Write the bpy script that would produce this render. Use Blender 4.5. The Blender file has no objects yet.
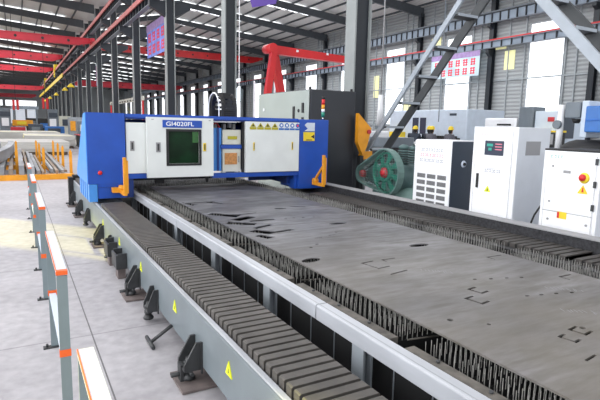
import bpy, bmesh, math, random
from mathutils import Vector, Matrix
random.seed(7)
S = bpy.context.scene
COL = S.collection
# ------------------------------------------------------------------ camera
cam = bpy.data.cameras.new('camera'); camo = bpy.data.objects.new('camera', cam); COL.objects.link(camo)
cam.sensor_width = 36; cam.lens = 504/600*36; cam.clip_end = 600; cam.clip_start = .05
R_ = Vector((0.87280793, -0.48759397, 0.02141099)); D_ = Vector((-0.05234698, -0.13713853, -0.98916774)); F_ = Vector((0.4852485, 0.86223265, -0.14521967))
m = Matrix((R_, -D_, -F_)).transposed().to_4x4(); m.translation = Vector((0, 0, 1.9)); camo.matrix_world = m
S.camera = camo
# ------------------------------------------------------------------ light
S.view_settings.view_transform = 'Standard'; S.view_settings.look = 'None'; S.view_settings.gamma = 1
S.view_settings.use_curve_mapping = False; S.view_settings.exposure = -0.1
w = bpy.data.worlds.new('sky'); S.world = w; w.use_nodes = True
w.node_tree.nodes['Background'].inputs[0].default_value = (.93, .96, 1, 1)
w.node_tree.nodes['Background'].inputs[1].default_value = 1.35
def lamp(name, kind, loc, energy, color, rot=None, size=None, direction=None):
    l = bpy.data.lights.new(name, kind); l.energy = energy; l.color = color
    o = bpy.data.objects.new(name, l); COL.objects.link(o); o.location = loc
    if direction is not None: o.rotation_euler = Vector(direction).to_track_quat('-Z', 'Y').to_euler()
    if size: l.shape = 'RECTANGLE'; l.size, l.size_y = size
    return o
sun = lamp('sun', 'SUN', (-20, 20, 20), 6.5, (1, .90, .14), direction=(1, -1.15, -.62)); sun.data.angle = .01
lamp('roof_daylight_near', 'AREA', (6, 4, 12.0), 1500, (.97, .98, 1), direction=(0, 0, -1), size=(24, 22))
lamp('roof_daylight_right', 'AREA', (20, 38, 12.0), 5200, (.95, .98, 1), direction=(0, 0, -1), size=(20, 36))
lamp('roof_daylight_left', 'AREA', (-2, 45, 12.0), 3600, (.97, .98, 1), direction=(0, 0, -1), size=(14, 60))
lamp('left_daylight_fill', 'AREA', (-11.9, 8, 6.5), 5200, (.97, .98, 1), direction=(1, 0, -.05), size=(34, 9))  # added unseen fill from the left, brightens the upright faces
lamp('roof_daylight_far', 'AREA', (-1, 120, 11.8), 7000, (.97, .98, 1), direction=(0, 0, -1), size=(14, 80))

# ------------------------------------------------------------------ materials
def P(name, col, rough=.5, metal=0., var=.0, scale=4., bump=0., emit=None, estr=1., spec=.5, stretch=None, trans=0.):
    m = bpy.data.materials.new(name); m.use_nodes = True; N = m.node_tree.nodes; L = m.node_tree.links
    b = N['Principled BSDF']; b.inputs['Base Color'].default_value = (*col, 1)
    b.inputs['Roughness'].default_value = rough; b.inputs['Metallic'].default_value = metal
    b.inputs['Specular IOR Level'].default_value = spec
    if trans: b.inputs['Transmission Weight'].default_value = trans
    tc = N.new('ShaderNodeTexCoord'); mp = N.new('ShaderNodeMapping'); L.new(tc.outputs['Object'], mp.inputs[0])
    if stretch: mp.inputs['Scale'].default_value = stretch
    nz = N.new('ShaderNodeTexNoise'); nz.inputs['Scale'].default_value = scale; nz.inputs['Detail'].default_value = 5
    L.new(mp.outputs[0], nz.inputs['Vector'])
    if var:
        r = N.new('ShaderNodeValToRGB'); r.color_ramp.elements[0].position = .3; r.color_ramp.elements[1].position = .7
        r.color_ramp.elements[0].color = (*[max(0, c*(1-var)) for c in col], 1); r.color_ramp.elements[1].color = (*[min(1, c*(1+var)) for c in col], 1)
        L.new(nz.outputs[0], r.inputs[0]); L.new(r.outputs[0], b.inputs['Base Color'])
    if bump:
        bp = N.new('ShaderNodeBump'); bp.inputs['Strength'].default_value = bump; L.new(nz.outputs[0], bp.inputs['Height']); L.new(bp.outputs[0], b.inputs['Normal'])
    if emit: b.inputs['Emission Color'].default_value = (*emit, 1); b.inputs['Emission Strength'].default_value = estr
    return m
M = {}
def dm(k, *a, **kw): M[k] = P(k, *a, **kw)
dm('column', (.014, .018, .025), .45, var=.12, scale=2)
dm('flange_sunlit', (.27, .29, .29), .4, var=.1, scale=2)  # pale tone paints sunlight onto the outer faces of the columns
dm('rafter', (.07, .08, .09), .5, var=.1)
dm('roofsheet', (.42, .41, .40), .6, var=.06, scale=.6)
dm('skylight', (.8, .85, .9), .5, emit=(.92, .96, 1), estr=2.6)
dm('window', (.9, .92, .95), .4, emit=(.96, .98, 1), estr=1.5)
dm('far_haze_glow', (.7, .75, .8), .5, emit=(.85, .9, 1), estr=.55)  # soft glow standing in for the pale haze at the far end
dm('girt', (.35, .38, .40), .5, var=.1)
dm('red_rail', (.50, .12, .11), .5, var=.25, scale=3)
dm('bright_red', (.62, .018, .022), .38, var=.12, scale=1)
dm('deep_red', (.52, .02, .04), .45, var=.12, scale=1)
dm('girder', (.17, .19, .22), .5, var=.15)
dm('girder_blue', (.26, .31, .38), .5, var=.15, scale=1)
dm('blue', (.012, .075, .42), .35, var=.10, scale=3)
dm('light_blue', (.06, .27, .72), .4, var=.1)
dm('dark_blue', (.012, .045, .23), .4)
dm('white', (.76, .79, .78), .35, var=.04)
dm('cream', (.66, .66, .58), .4, var=.05)
dm('bright_white', (.88, .89, .92), .3, var=.03)
dm('seam', (.30, .31, .33), .5)
dm('green_glass', (.004, .022, .008), .15, var=.7, scale=2.2, spec=.15)
dm('green_pane', (.02, .13, .02), .2, var=.3)
dm('black', (.012, .012, .013), .5)
dm('soft_black', (.018, .018, .02), .6, var=.3)
dm('cavity_shade', (.010, .010, .011), .8)  # near-black puts the shade inside the table into the colour
dm('shield_black', (.02, .02, .024), .75, var=.7, scale=30, bump=.8)
dm('chrome', (.6, .6, .6), .2, 1)
dm('orange', (.80, .33, .015), .45, var=.12)
dm('yellow', (.85, .62, .03), .45, var=.05)
dm('lime', (.78, .85, .02), .5)
dm('fluo_orange', (.85, .13, .02), .5)
dm('grey_paint', (.17, .20, .22), .38, var=.10, scale=3)
dm('post_grey', (.20, .25, .27), .45, var=.08)
dm('rail_white', (.42, .435, .47), .38, var=.2, scale=5, stretch=(1, .2, 1))
dm('leg_grey', (.30, .33, .36), .45, var=.15)
dm('bellows', (.075, .068, .062), .55, var=.25, scale=6)
dm('bellows_dark', (.05, .045, .042), .6, var=.25, scale=6)
dm('fold', (.012, .012, .012), .7)
dm('rust', (.095, .086, .075), .7, var=.5, scale=12)
dm('spike', (.27, .265, .25), .5, .0, var=.4, scale=20)
dm('jack_metal', (.035, .037, .04), .5, var=.3, scale=10)
dm('base_plate', (.16, .13, .125), .8, var=.3, scale=8)
dm('cabinet_dark', (.030, .033, .04), .42, var=.08, scale=1.5)
dm('cabinet_sunlit', (.36, .40, .37), .42, var=.06, scale=1.5)  # cabinet side toward the sun, its light put into the colour
dm('navy_grey', (.045, .06, .085), .4, var=.06)
dm('mesh_grey', (.30, .30, .31), .6)
dm('side_grey', (.66, .69, .74), .4, var=.04)
dm('pump_green', (.015, .24, .16), .4, var=.2, scale=4)
dm('guard_green', (.15, .25, .23), .45, var=.12)
dm('hub_red', (.50, .03, .04), .45, var=.2)
dm('grey_teal', (.10, .17, .17), .5, var=.2)
dm('stair_grey', (.34, .38, .43), .45, var=.08)
dm('stair_dark', (.05, .055, .06), .5, var=.1)
dm('skin', (.45, .26, .18), .5)
dm('navy_cloth', (.03, .04, .06), .8, var=.2)
dm('grey_cloth', (.09, .09, .11), .8, var=.2)
dm('hair', (.01, .01, .01), .7)
dm('machine_white', (.58, .66, .76), .4, var=.05)
dm('machine_grey', (.16, .19, .22), .45, var=.08)
dm('machine_blue', (.03, .16, .50), .4, var=.08)
dm('bar_steel', (.30, .31, .33), .55, var=.3, scale=2, stretch=(1, .15, 1))
dm('bar_rust', (.28, .22, .17), .6, var=.3, scale=2)
dm('sheet_pale', (.50, .49, .46), .5, var=.08, scale=1)
dm('purple', (.16, .09, .42), .7)
dm('banner_blue', (.20, .28, .75), .6, var=.35, scale=1.2)
dm('banner_pale', (.60, .75, .86), .6, var=.25, scale=.8)
dm('banner_purple', (.38, .26, .50), .6, var=.2)
dm('text_red', (.80, .05, .09), .6)
dm('text_grey', (.28, .28, .34), .6)
dm('text_pink', (.72, .22, .30), .6)
dm('screen', (.04, .05, .08), .25)
dm('screen_green', (.02, .35, .28), .4)
dm('sign_blue', (.02, .14, .50), .5)
dm('silver', (.62, .68, .78), .4)
dm('label_orange', (.55, .25, .08), .5, var=.25, scale=30)
dm('olive', (.45, .40, .02), .5)
dm('cable', (.01, .01, .01), .5)
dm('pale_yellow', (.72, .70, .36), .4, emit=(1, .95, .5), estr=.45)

# concrete floor
m = P('concrete', (.56, .54, .56), .55); M['concrete'] = m; N = m.node_tree.nodes; L = m.node_tree.links
tc = N['Texture Coordinate'] if 'Texture Coordinate' in N else N.new('ShaderNodeTexCoord')
n1 = N.new('ShaderNodeTexNoise'); n1.inputs['Scale'].default_value = .7; n1.inputs['Detail'].default_value = 8
n2 = N.new('ShaderNodeTexNoise'); n2.inputs['Scale'].default_value = 9; n2.inputs['Detail'].default_value = 6
L.new(tc.outputs['Object'], n1.inputs[0]); L.new(tc.outputs['Object'], n2.inputs[0])
mx = N.new('ShaderNodeMath'); mx.operation = 'ADD'; L.new(n1.outputs[0], mx.inputs[0]); L.new(n2.outputs[0], mx.inputs[1])
r = N.new('ShaderNodeValToRGB'); r.color_ramp.elements[0].position = .75/2; r.color_ramp.elements[1].position = 1.3/2
r.color_ramp.elements[0].color = (.32, .305, .325, 1); r.color_ramp.elements[1].color = (.47, .455, .475, 1)
hf = N.new('ShaderNodeMath'); hf.operation = 'MULTIPLY'; hf.inputs[1].default_value = .5; L.new(mx.outputs[0], hf.inputs[0])
L.new(hf.outputs[0], r.inputs[0])
sx = N.new('ShaderNodeSeparateXYZ'); L.new(tc.outputs['Object'], sx.inputs[0])
def joint(axis, off, period, width):
    a = N.new('ShaderNodeMath'); a.operation = 'ADD'; a.inputs[1].default_value = -off + period*100; L.new(sx.outputs[axis], a.inputs[0])
    b = N.new('ShaderNodeMath'); b.operation = 'MODULO'; b.inputs[1].default_value = period; L.new(a.outputs[0], b.inputs[0])
    c = N.new('ShaderNodeMath'); c.operation = 'LESS_THAN'; c.inputs[1].default_value = width; L.new(b.outputs[0], c.inputs[0]); return c
jx = joint('X', .5, 6, .012); jy = joint('Y', 2.15, 2.5, .02)
mxx = N.new('ShaderNodeMath'); mxx.operation = 'MAXIMUM'; L.new(jx.outputs[0], mxx.inputs[0])
jys = N.new('ShaderNodeMath'); jys.operation = 'MULTIPLY'; jys.inputs[1].default_value = .45; L.new(jy.outputs[0], jys.inputs[0]); L.new(jys.outputs[0], mxx.inputs[1])
mc = N.new('ShaderNodeMix'); mc.data_type = 'RGBA'; L.new(mxx.outputs[0], mc.inputs[0]); L.new(r.outputs[0], mc.inputs[6]); mc.inputs[7].default_value = (.12, .115, .12, 1)
L.new(mc.outputs[2], N['Principled BSDF'].inputs['Base Color'])

# mottled mill-scale steel plate
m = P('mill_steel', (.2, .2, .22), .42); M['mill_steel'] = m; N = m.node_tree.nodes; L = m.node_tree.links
tc = N.new('ShaderNodeTexCoord')
def nz(scale, st, det=6, rough=.55):
    mp = N.new('ShaderNodeMapping'); mp.inputs['Scale'].default_value = st; mp.inputs['Rotation'].default_value = (0, 0, .12); L.new(tc.outputs['Object'], mp.inputs[0])
    n = N.new('ShaderNodeTexNoise'); n.inputs['Scale'].default_value = scale; n.inputs['Detail'].default_value = det; n.inputs['Roughness'].default_value = rough
    L.new(mp.outputs[0], n.inputs[0]); return n
a = nz(1.6, (.5, 1.6, 1)); b = nz(7, (.35, 1.8, 1), 8, .65); c = nz(.8, (1, 1, 1)); d = nz(3.2, (1, 1, 1), 3)
ra = N.new('ShaderNodeValToRGB'); e = ra.color_ramp.elements; e[0].position = .28; e[0].color = (.034, .034, .044, 1); e[1].position = .72; e[1].color = (.14, .139, .15, 1); L.new(a.outputs[0], ra.inputs[0])
rb = N.new('ShaderNodeValToRGB'); e = rb.color_ramp.elements; e[0].position = .35; e[0].color = (.40, .40, .40, 1); e[1].position = .68; e[1].color = (1.7, 1.7, 1.75, 1); L.new(b.outputs[0], rb.inputs[0])
mu = N.new('ShaderNodeMix'); mu.data_type = 'RGBA'; mu.blend_type = 'MULTIPLY'; mu.inputs[0].default_value = 1.0; L.new(ra.outputs[0], mu.inputs[6]); L.new(rb.outputs[0], mu.inputs[7])
# warm brown tint growing toward the near end of the sheet, uneven by noise
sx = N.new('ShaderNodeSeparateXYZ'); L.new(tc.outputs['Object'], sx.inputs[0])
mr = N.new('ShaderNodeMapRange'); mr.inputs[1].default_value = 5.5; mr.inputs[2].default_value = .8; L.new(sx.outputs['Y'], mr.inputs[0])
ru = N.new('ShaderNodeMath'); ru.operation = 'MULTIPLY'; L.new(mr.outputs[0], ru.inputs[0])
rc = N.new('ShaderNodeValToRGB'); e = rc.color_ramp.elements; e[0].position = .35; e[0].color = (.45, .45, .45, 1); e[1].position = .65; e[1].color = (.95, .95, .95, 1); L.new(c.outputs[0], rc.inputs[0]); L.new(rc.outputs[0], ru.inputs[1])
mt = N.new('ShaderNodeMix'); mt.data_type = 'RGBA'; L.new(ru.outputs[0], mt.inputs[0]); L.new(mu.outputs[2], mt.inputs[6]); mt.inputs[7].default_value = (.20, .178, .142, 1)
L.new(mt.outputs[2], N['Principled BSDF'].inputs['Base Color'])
rr = N.new('ShaderNodeMapRange'); rr.inputs[3].default_value = .30; rr.inputs[4].default_value = .62; L.new(d.outputs[0], rr.inputs[0]); L.new(rr.outputs[0], N['Principled BSDF'].inputs['Roughness'])

# corrugated wall sheet (ribs run horizontally: bump over Z)
def corr(name, col, axis, freq, strength=.6):
    m = P(name, col, .5); M[name] = m; N = m.node_tree.nodes; L = m.node_tree.links
    tc = N.new('ShaderNodeTexCoord'); wv = N.new('ShaderNodeTexWave'); wv.bands_direction = axis; wv.inputs['Scale'].default_value = freq
    L.new(tc.outputs['Object'], wv.inputs[0]); bp = N.new('ShaderNodeBump'); bp.inputs['Strength'].default_value = strength; bp.inputs['Distance'].default_value = .05
    L.new(wv.outputs[0], bp.inputs['Height']); L.new(bp.outputs[0], N['Principled BSDF'].inputs['Normal'])
    rp = N.new('ShaderNodeValToRGB'); rp.color_ramp.elements[0].color = (*[c*.72 for c in col], 1); rp.color_ramp.elements[1].color = (*col, 1)
    L.new(wv.outputs[0], rp.inputs[0]); L.new(rp.outputs[0], N['Principled BSDF'].inputs['Base Color'])
corr('wall_sheet', (.40, .42, .43), 'Z', 1.1)
corr('roof_sheet_ribbed', (.78, .76, .73), 'Y', .9, .4)

# ------------------------------------------------------------------ mesh helpers
def rotX(a): return Matrix.Rotation(a, 3, 'X')
def wloc(o):
    v = Vector((0, 0, 0))
    while o is not None: v += o.location; o = o.parent
    return v
class MB:
    def __init__(s): s.v = []; s.f = []; s.mi = []; s.mats = []; s.cur = 0; s.smooth = False; s.sm = []
    def mat(s, k):
        if k not in s.mats: s.mats.append(k)
        s.cur = s.mats.index(k); return s
    def add(s, vs, fs, sm=False):
        b = len(s.v); s.v += [tuple(p) for p in vs]; s.f += [[b+i for i in f] for f in fs]; s.mi += [s.cur]*len(fs); s.sm += [sm]*len(fs); return s
    def box(s, x0, x1, y0, y1, z0, z1):
        vs = [(x, y, z) for x in (x0, x1) for y in (y0, y1) for z in (z0, z1)]
        return s.add(vs, [(0, 1, 3, 2), (4, 6, 7, 5), (0, 4, 5, 1), (2, 3, 7, 6), (0, 2, 6, 4), (1, 5, 7, 3)])
    def rbox(s, x0, x1, y0, y1, z0, z1, b=.01):
        bm = bmesh.new(); bmesh.ops.create_cube(bm, size=1)
        for v in bm.verts: v.co = Vector(((x0+x1)/2+v.co.x*(x1-x0), (y0+y1)/2+v.co.y*(y1-y0), (z0+z1)/2+v.co.z*(z1-z0)))
        bmesh.ops.bevel(bm, geom=bm.edges[:], offset=b, segments=2, affect='EDGES', profile=.5)
        bm.verts.index_update(); s.add([v.co[:] for v in bm.verts], [[v.index for v in f.verts] for f in bm.faces]); bm.free(); return s
    def bar(s, p, q, w, h, up=(0, 0, 1)):
        p, q = Vector(p), Vector(q); d = (q-p).normalized(); u = Vector(up)
        if abs(d.dot(u)) > .98: u = Vector((0, 1, 0))
        r = d.cross(u).normalized(); u = r.cross(d)
        vs = [a + r*sx*w/2 + u*sz*h/2 for a in (p, q) for sx in (-1, 1) for sz in (-1, 1)]
        return s.add(vs, [(0, 1, 3, 2), (4, 6, 7, 5), (0, 4, 5, 1), (2, 3, 7, 6), (0, 2, 6, 4), (1, 5, 7, 3)])
    def cyl(s, p, q, r, n=16, r2=None):
        p, q = Vector(p), Vector(q); d = (q-p).normalized(); r2 = r if r2 is None else r2
        u = d.orthogonal().normalized(); v = d.cross(u)
        vs = []
        for a, rad in ((p, r), (q, r2)):
            for i in range(n): t = 2*math.pi*i/n; vs.append(a + (u*math.cos(t)+v*math.sin(t))*rad)
        fs = [(i, (i+1) % n, n+(i+1) % n, n+i) for i in range(n)]
        s.add(vs, fs, True); b = len(s.v)-2*n
        s.f += [[b+i for i in reversed(range(n))], [b+n+i for i in range(n)]]; s.mi += [s.cur]*2; s.sm += [False]*2; return s
    def prism(s, pts, axis, a0, a1):
        def P3(p, a): return {'x': (a, p[0], p[1]), 'y': (p[0], a, p[1]), 'z': (p[0], p[1], a)}[axis]
        n = len(pts); vs = [P3(p, a0) for p in pts]+[P3(p, a1) for p in pts]
        return s.add(vs, [list(range(n))[::-1], list(range(n, 2*n))]+[(i, (i+1) % n, n+(i+1) % n, n+i) for i in range(n)])
    def lathe(s, prof, c, axis='z', n=20):
        vs = []
        for (r, h) in prof:
            for i in range(n):
                t = 2*math.pi*i/n; a, b = r*math.cos(t), r*math.sin(t)
                vs.append({'z': (c[0]+a, c[1]+b, c[2]+h), 'x': (c[0]+h, c[1]+a, c[2]+b), 'y': (c[0]+a, c[1]+h, c[2]+b)}[axis])
        k = len(prof)
        return s.add(vs, [(j*n+i, j*n+(i+1) % n, (j+1)*n+(i+1) % n, (j+1)*n+i) for j in range(k-1) for i in range(n)]
                     + [list(range(n))[::-1], list(range((k-1)*n, k*n))], True)
    def tube(s, pts, r, n=8):
        pts = [Vector(p) for p in pts]; rings = []
        for i, p in enumerate(pts):
            d = (pts[min(i+1, len(pts)-1)]-pts[max(i-1, 0)]).normalized(); u = d.cross(Vector((0.1, .2, 1))).normalized(); v = d.cross(u)
            rings += [p+(u*math.cos(2*math.pi*k/n)+v*math.sin(2*math.pi*k/n))*r for k in range(n)]
        return s.add(rings, [(j*n+i, j*n+(i+1) % n, (j+1)*n+(i+1) % n, (j+1)*n+i) for j in range(len(pts)-1) for i in range(n)], True)
    def text(s, txt, face, org, size, depth=.004, align='LEFT', sx=1.):
        # face 'y': readable when looking toward +Y; 'x': readable when looking toward +X
        c = bpy.data.curves.new('t', 'FONT'); c.body = txt; c.size = size; c.extrude = depth; c.offset = size*.012; c.align_x = align
        o = bpy.data.objects.new('t', c); me = bpy.data.meshes.new_from_object(o)
        o_ = Vector(org); vs = []
        for v in me.vertices:
            a, b, h = v.co.x*sx, v.co.y, v.co.z
            vs.append(o_ + (Vector((a, -h, b)) if face == 'y' else Vector((-h, -a, b))))
        s.add(vs, [list(p.vertices) for p in me.polygons]); bpy.data.objects.remove(o); bpy.data.curves.remove(c); bpy.data.meshes.remove(me); return s
    def glyphs(s, n, org, size, gap=1.0, latin=False, depth=.0008):
        # worn, unreadable characters on a face that looks toward -X
        x, y, z = org; rnd = random.Random(n*7+int(size*1000))
        for i in range(n):
            a = y-i*size*gap; w_ = size*.62
            for q in range(2):
                zz = z+size*(.1+.62*q)+rnd.uniform(-.04, .04)*size; s.box(x, x+depth, a-w_*rnd.uniform(.6, 1), a, zz, zz+size*.13)
            aa = a-w_*rnd.choice((.0, .4, .8)); s.box(x-.0002, x+depth-.0002, aa-size*.12, aa, z+size*.08, z+size*.85)
        return s
    def build(s, name, mat=None, parent=None, **props):
        me = bpy.data.meshes.new(name); off = wloc(parent) if parent else Vector((0, 0, 0))
        me.from_pydata([tuple(Vector(p)-off) for p in s.v], [], s.f)
        for k in (s.mats if s.mats else [mat]): me.materials.append(M[k])
        if s.mats: me.polygons.foreach_set('material_index', s.mi)
        me.polygons.foreach_set('use_smooth', s.sm)
        bm = bmesh.new(); bm.from_mesh(me); bmesh.ops.recalc_face_normals(bm, faces=bm.faces[:]); bm.to_mesh(me); bm.free()
        me.update(); o = bpy.data.objects.new(name, me); COL.objects.link(o)
        if parent: o.parent = parent
        for k, v in props.items(): o[k] = v
        return o
def thing(name, label, cat, loc=(0, 0, 0), group=None):
    o = bpy.data.objects.new(name, None); o.empty_display_size = .1; COL.objects.link(o); o.location = loc
    o['label'] = label; o['category'] = cat
    if group: o['group'] = group
    return o
def single(o, label, cat, group=None):
    o['label'] = label; o['category'] = cat
    if group: o['group'] = group
    return o
def copy_tree(o, parent=None):
    c = o.copy(); COL.objects.link(c)
    if parent is not None: c.parent = parent
    for ch in list(o.children): copy_tree(ch, c)
    return c
ORD = ['nearest', 'second nearest', 'third nearest', 'fourth nearest', 'fifth nearest', 'sixth nearest', 'seventh nearest', 'eighth nearest', 'ninth nearest', 'tenth nearest',
       'eleventh nearest', 'twelfth nearest', 'thirteenth nearest', 'fourteenth nearest', 'fifteenth nearest', 'sixteenth nearest', 'seventeenth nearest', 'eighteenth nearest', 'nineteenth nearest', 'twentieth nearest']
def box(*a): return MB().box(*a)
ST = dict(kind='structure')

# ------------------------------------------------------------------ setting
YN, YF = -8., 190.
box(-12.3, 33.6, YN, YF, -.2, 0).build('floor', 'concrete', **ST)
prof = [(-12.3, 13.1), (-6, 13.7), (7.2, 12.75), (15, 14.35), (33.3, 12.85)]
ceil = MB().prism(prof + [(x, z+.15) for x, z in reversed(prof)], 'y', YN, YF).build('ceiling', 'roof_sheet_ribbed', **ST)
def roofz(x):
    for (a, za), (b, zb) in zip(prof, prof[1:]):
        if a <= x <= b: return za+(zb-za)*(x-a)/(b-a)
for x in [-5+1.55*i for i in range(8)] + [8.6+1.7*i for i in range(15)]:
    z = roofz(x); box(x-.05, x+.05, YN, YF, z-.16, z-.002).build('purlin', 'rafter', ceil, **ST)
def rafter(x0, x1, y, brk):
    xs = [x0, brk, x1]
    poly = [(x, roofz(x)-.17) for x in xs] + [(x, roofz(x)-(.95 if x != brk else .62)) for x in reversed(xs)]
    MB().prism(poly, 'y', y-.11, y+.11).build('roof_beam', 'rafter', ceil, **ST)
for n in range(-2, 22):
    y = 10.2+8.4*n; rafter(-12, 6.95, y, -6)
for n in range(-3, 20):
    y = 20+8.2*n; rafter(7.5, 32.9, y, 15)
def skylight(x0, x1, y0, y1):
    mb = MB(); k = 14
    for i in range(k):
        a = x0+(x1-x0)*i/k; b = x0+(x1-x0)*(i+1)/k; a2, b2 = a+.02, b-.02
        mb.prism([(a2, roofz(a)-.17), (b2, roofz(b)-.17), (b2-.25, roofz(b)-.25), (a2+.25, roofz(a)-.25)], 'y', y0, y1)
    mb.build('skylight_panel', 'skylight', ceil, **ST)
for n in range(0, 20):
    y = 20+8.2*n; skylight(8.5, 27, y+.3, y+2.2)
for n in range(0, 20):
    y = 10.2+8.4*n; skylight(-8, 5.2, y+.3, y+1.5)
# right wall: ribbed sheet, openings with bright panes
wr = MB()
WX0, WX1 = 33.05, 33.3
wins = [(22.3+8.2*n, 25.1+8.2*n) for n in range(-4, 20)]
wr.box(WX0, WX1, YN, YF, 0, 2.3); wr.box(WX0, WX1, YN, YF, 9.6, 12.9)
ys = [YN]+[v for p in wins for v in p]+[YF]
for a, b in zip(ys[::2], ys[1::2]):
    if b > a: wr.box(WX0, WX1, a, b, 2.3, 9.6)
wall = wr.build('wall_right', 'wall_sheet', **ST)
for i, (a, b) in enumerate(wins):
    if a < YN: continue
    wd = MB().box(WX0-.03, WX0+.10, a, a+.06, 2.3, 9.6).box(WX0-.03, WX0+.10, b-.06, b, 2.3, 9.6).box(WX0-.03, WX0+.1, a+.06, b-.06, 9.54, 9.6).build('window_%d' % (i+1), 'girt', **ST)
    box(WX0+.04, WX0+.07, a+.06, b-.06, 2.3, 9.54).build('pane', 'window', wd, **ST)
for z in (2.25, 5.73, 11.6):
    box(32.93, 33.03, YN, YF, z-.05, z+.05).build('girt', 'girt', wall, **ST)
for n in range(-2, 20):
    for k in (1.35, 2.15, 5.4, 6.8):
        y = 20+8.2*n+k
        box(32.95, 33.04, y-.05, y+.05, .0, 5.67).build('stud', 'girt', wall, **ST)
        box(32.95, 33.04, y-.05, y+.05, 5.79, 11.54).build('stud', 'girt', wall, **ST)
        box(32.95, 33.04, y-.05, y+.05, 11.66, 12.6).build('stud', 'girt', wall, **ST)
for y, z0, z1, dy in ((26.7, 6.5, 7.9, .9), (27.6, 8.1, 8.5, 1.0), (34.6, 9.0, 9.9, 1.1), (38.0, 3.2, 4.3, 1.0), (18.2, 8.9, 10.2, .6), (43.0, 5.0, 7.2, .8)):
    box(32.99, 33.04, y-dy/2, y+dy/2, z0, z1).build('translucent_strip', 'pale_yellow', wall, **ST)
# far wall and left wall (with tall openings that let the sun in)
wb = MB().box(-12.3, 33.3, YF, YF+.2, 5.4, 6.4).box(-12.3, 33.3, YF, YF+.2, 0, .8).box(6.5, 33.3, YF, YF+.2, .8, 5.4).box(-.4, .3, YF, YF+.2, .8, 5.4).box(3.0, 3.6, YF, YF+.2, .8, 5.4).box(-12.3, 33.3, YF, YF+.2, 8.2, 13.6).box(6.5, 33.3, YF, YF+.2, 6.4, 8.2).box(-3.2, -2.4, YF, YF+.2, 6.4, 8.2).box(.6, 1.2, YF, YF+.2, 6.4, 8.2).build('wall_back', 'wall_sheet', **ST)
box(-12.3, 33.3, YF+.05, YF+.1, 6.4, 8.2).build('window_90', 'window', **ST)
box(-12.3, 6.5, YF+.05, YF+.1, .8, 5.4).build('window_91', 'far_haze_glow', **ST)  # added glowing sheet low in the far wall, in place of haze
wl = MB(); ops = [(14.1, 17.5), (22.3, 25.0)]+[(5.9+8.2*n, 8.6+8.2*n) for n in range(6, 20)]
wl.box(-12.3, -12.1, YN, YF, 0, .9); wl.box(-12.3, -12.1, YN, YF, 12.4, 13.2); wl.box(-12.3, -12.1, 22.3, 25.0, 8.6, 12.4)
ys = [YN]+[v for p in ops for v in p]+[YF]
for a, b in zip(ys[::2], ys[1::2]): wl.box(-12.3, -12.1, a, b, .9, 12.4)
wl.build('wall_left', 'wall_sheet', **ST)

# ------------------------------------------------------------------ columns of the middle row
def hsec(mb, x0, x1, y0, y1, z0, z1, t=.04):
    mb.mat('flange_sunlit').box(x0, x0+t, y0, y1, z0, z1).mat('flange_sunlit').box(x1-t, x1, y0, y1, z0, z1)
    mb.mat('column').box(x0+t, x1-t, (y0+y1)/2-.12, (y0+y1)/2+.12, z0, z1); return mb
def row_column():
    t = thing('steel_column', '', 'column', (7.23, 10.2, 0), 'steel columns between the two bays')
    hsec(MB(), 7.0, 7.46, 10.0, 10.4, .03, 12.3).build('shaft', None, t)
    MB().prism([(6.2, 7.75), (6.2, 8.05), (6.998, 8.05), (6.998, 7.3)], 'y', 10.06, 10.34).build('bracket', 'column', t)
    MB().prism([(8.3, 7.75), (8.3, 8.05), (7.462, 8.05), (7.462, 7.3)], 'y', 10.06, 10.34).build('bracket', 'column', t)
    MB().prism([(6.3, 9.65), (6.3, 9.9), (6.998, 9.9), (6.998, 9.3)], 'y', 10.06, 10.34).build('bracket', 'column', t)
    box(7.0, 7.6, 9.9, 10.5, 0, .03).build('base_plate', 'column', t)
    return t
c0 = row_column()
EXTRA = ['tall and wide, right behind the dark grey cabinet', 'behind the black cable chain arch', 'with the blue banner on its left side', 'to the left of the blue banner']
for n in range(0, 17):
    o = c0 if n == 0 else copy_tree(c0)
    o.location = (7.23, 10.2+8.4*n, 0)
    o['label'] = ('%s dark steel column of the middle row' % ORD[n]) + ((', ' + EXTRA[n]) if n < len(EXTRA) else '')
# crane runways, two tiers
def runway(name, label, x, y0, y1, zt, railmat, webmat, step, h=.62, side=-1, stag=None):
    t = thing(name, label, 'crane rail', (x, y0, zt-h), 'crane runway girders')
    box(x-.14, x+.14, y0, y1, zt-h, zt-h+.04).build('bottom_flange', 'girder', t)
    mb = MB().box(x-.02, x+.02, y0, y1, zt-h+.04, zt-.10)
    y = y0+.3
    while y < min(y1, 130):
        mb.box(x-.13, x-.02, y-.035, y+.035, zt-h+.04, zt-.10); y += step
    mb2 = MB(); mb2.mat(webmat).box(x-.02, x+.02, y0, y1, zt-h+.04, zt-.10)
    mb2.mat('column'); y = y0+.3
    while y < min(y1, 130):
        mb2.box(x-.13, x-.021, y-.035, y+.035, zt-h+.041, zt-.101); y += step
    mb2.build('web', None, t)
    box(x-.16, x+.16, y0, y1, zt-.10, zt-.05).build('top_flange', 'girder' if railmat != 'girder' else 'column', t)
    box(x-.06, x+.06, y0, y1, zt-.05, zt+.07).build('rail', railmat, t)
    if railmat == 'red_rail': box(x-.24, x-.162, y0, y1, zt-.22, zt+.06).build('conductor_rail', railmat, t)
    return t
runway('crane_runway', 'lower red-topped crane runway along the left side of the middle columns', 6.6, 8, 168, 8.70, 'red_rail', 'column', .8)
runway('crane_runway', 'upper red-topped crane runway above the lower one, left of the middle columns', 6.62, 8, 168, 10.52, 'red_rail', 'column', .8)
runway('crane_runway', 'lower runway with thin red rail along the right wall', 32.4, 6, 168, 8.75, 'bright_red', 'girder_blue', .9, .60)
runway('crane_runway', 'upper dark runway with small square bays high on the right wall', 32.4, 6, 168, 10.85, 'girder', 'girder_blue', .75, .80)
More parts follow.
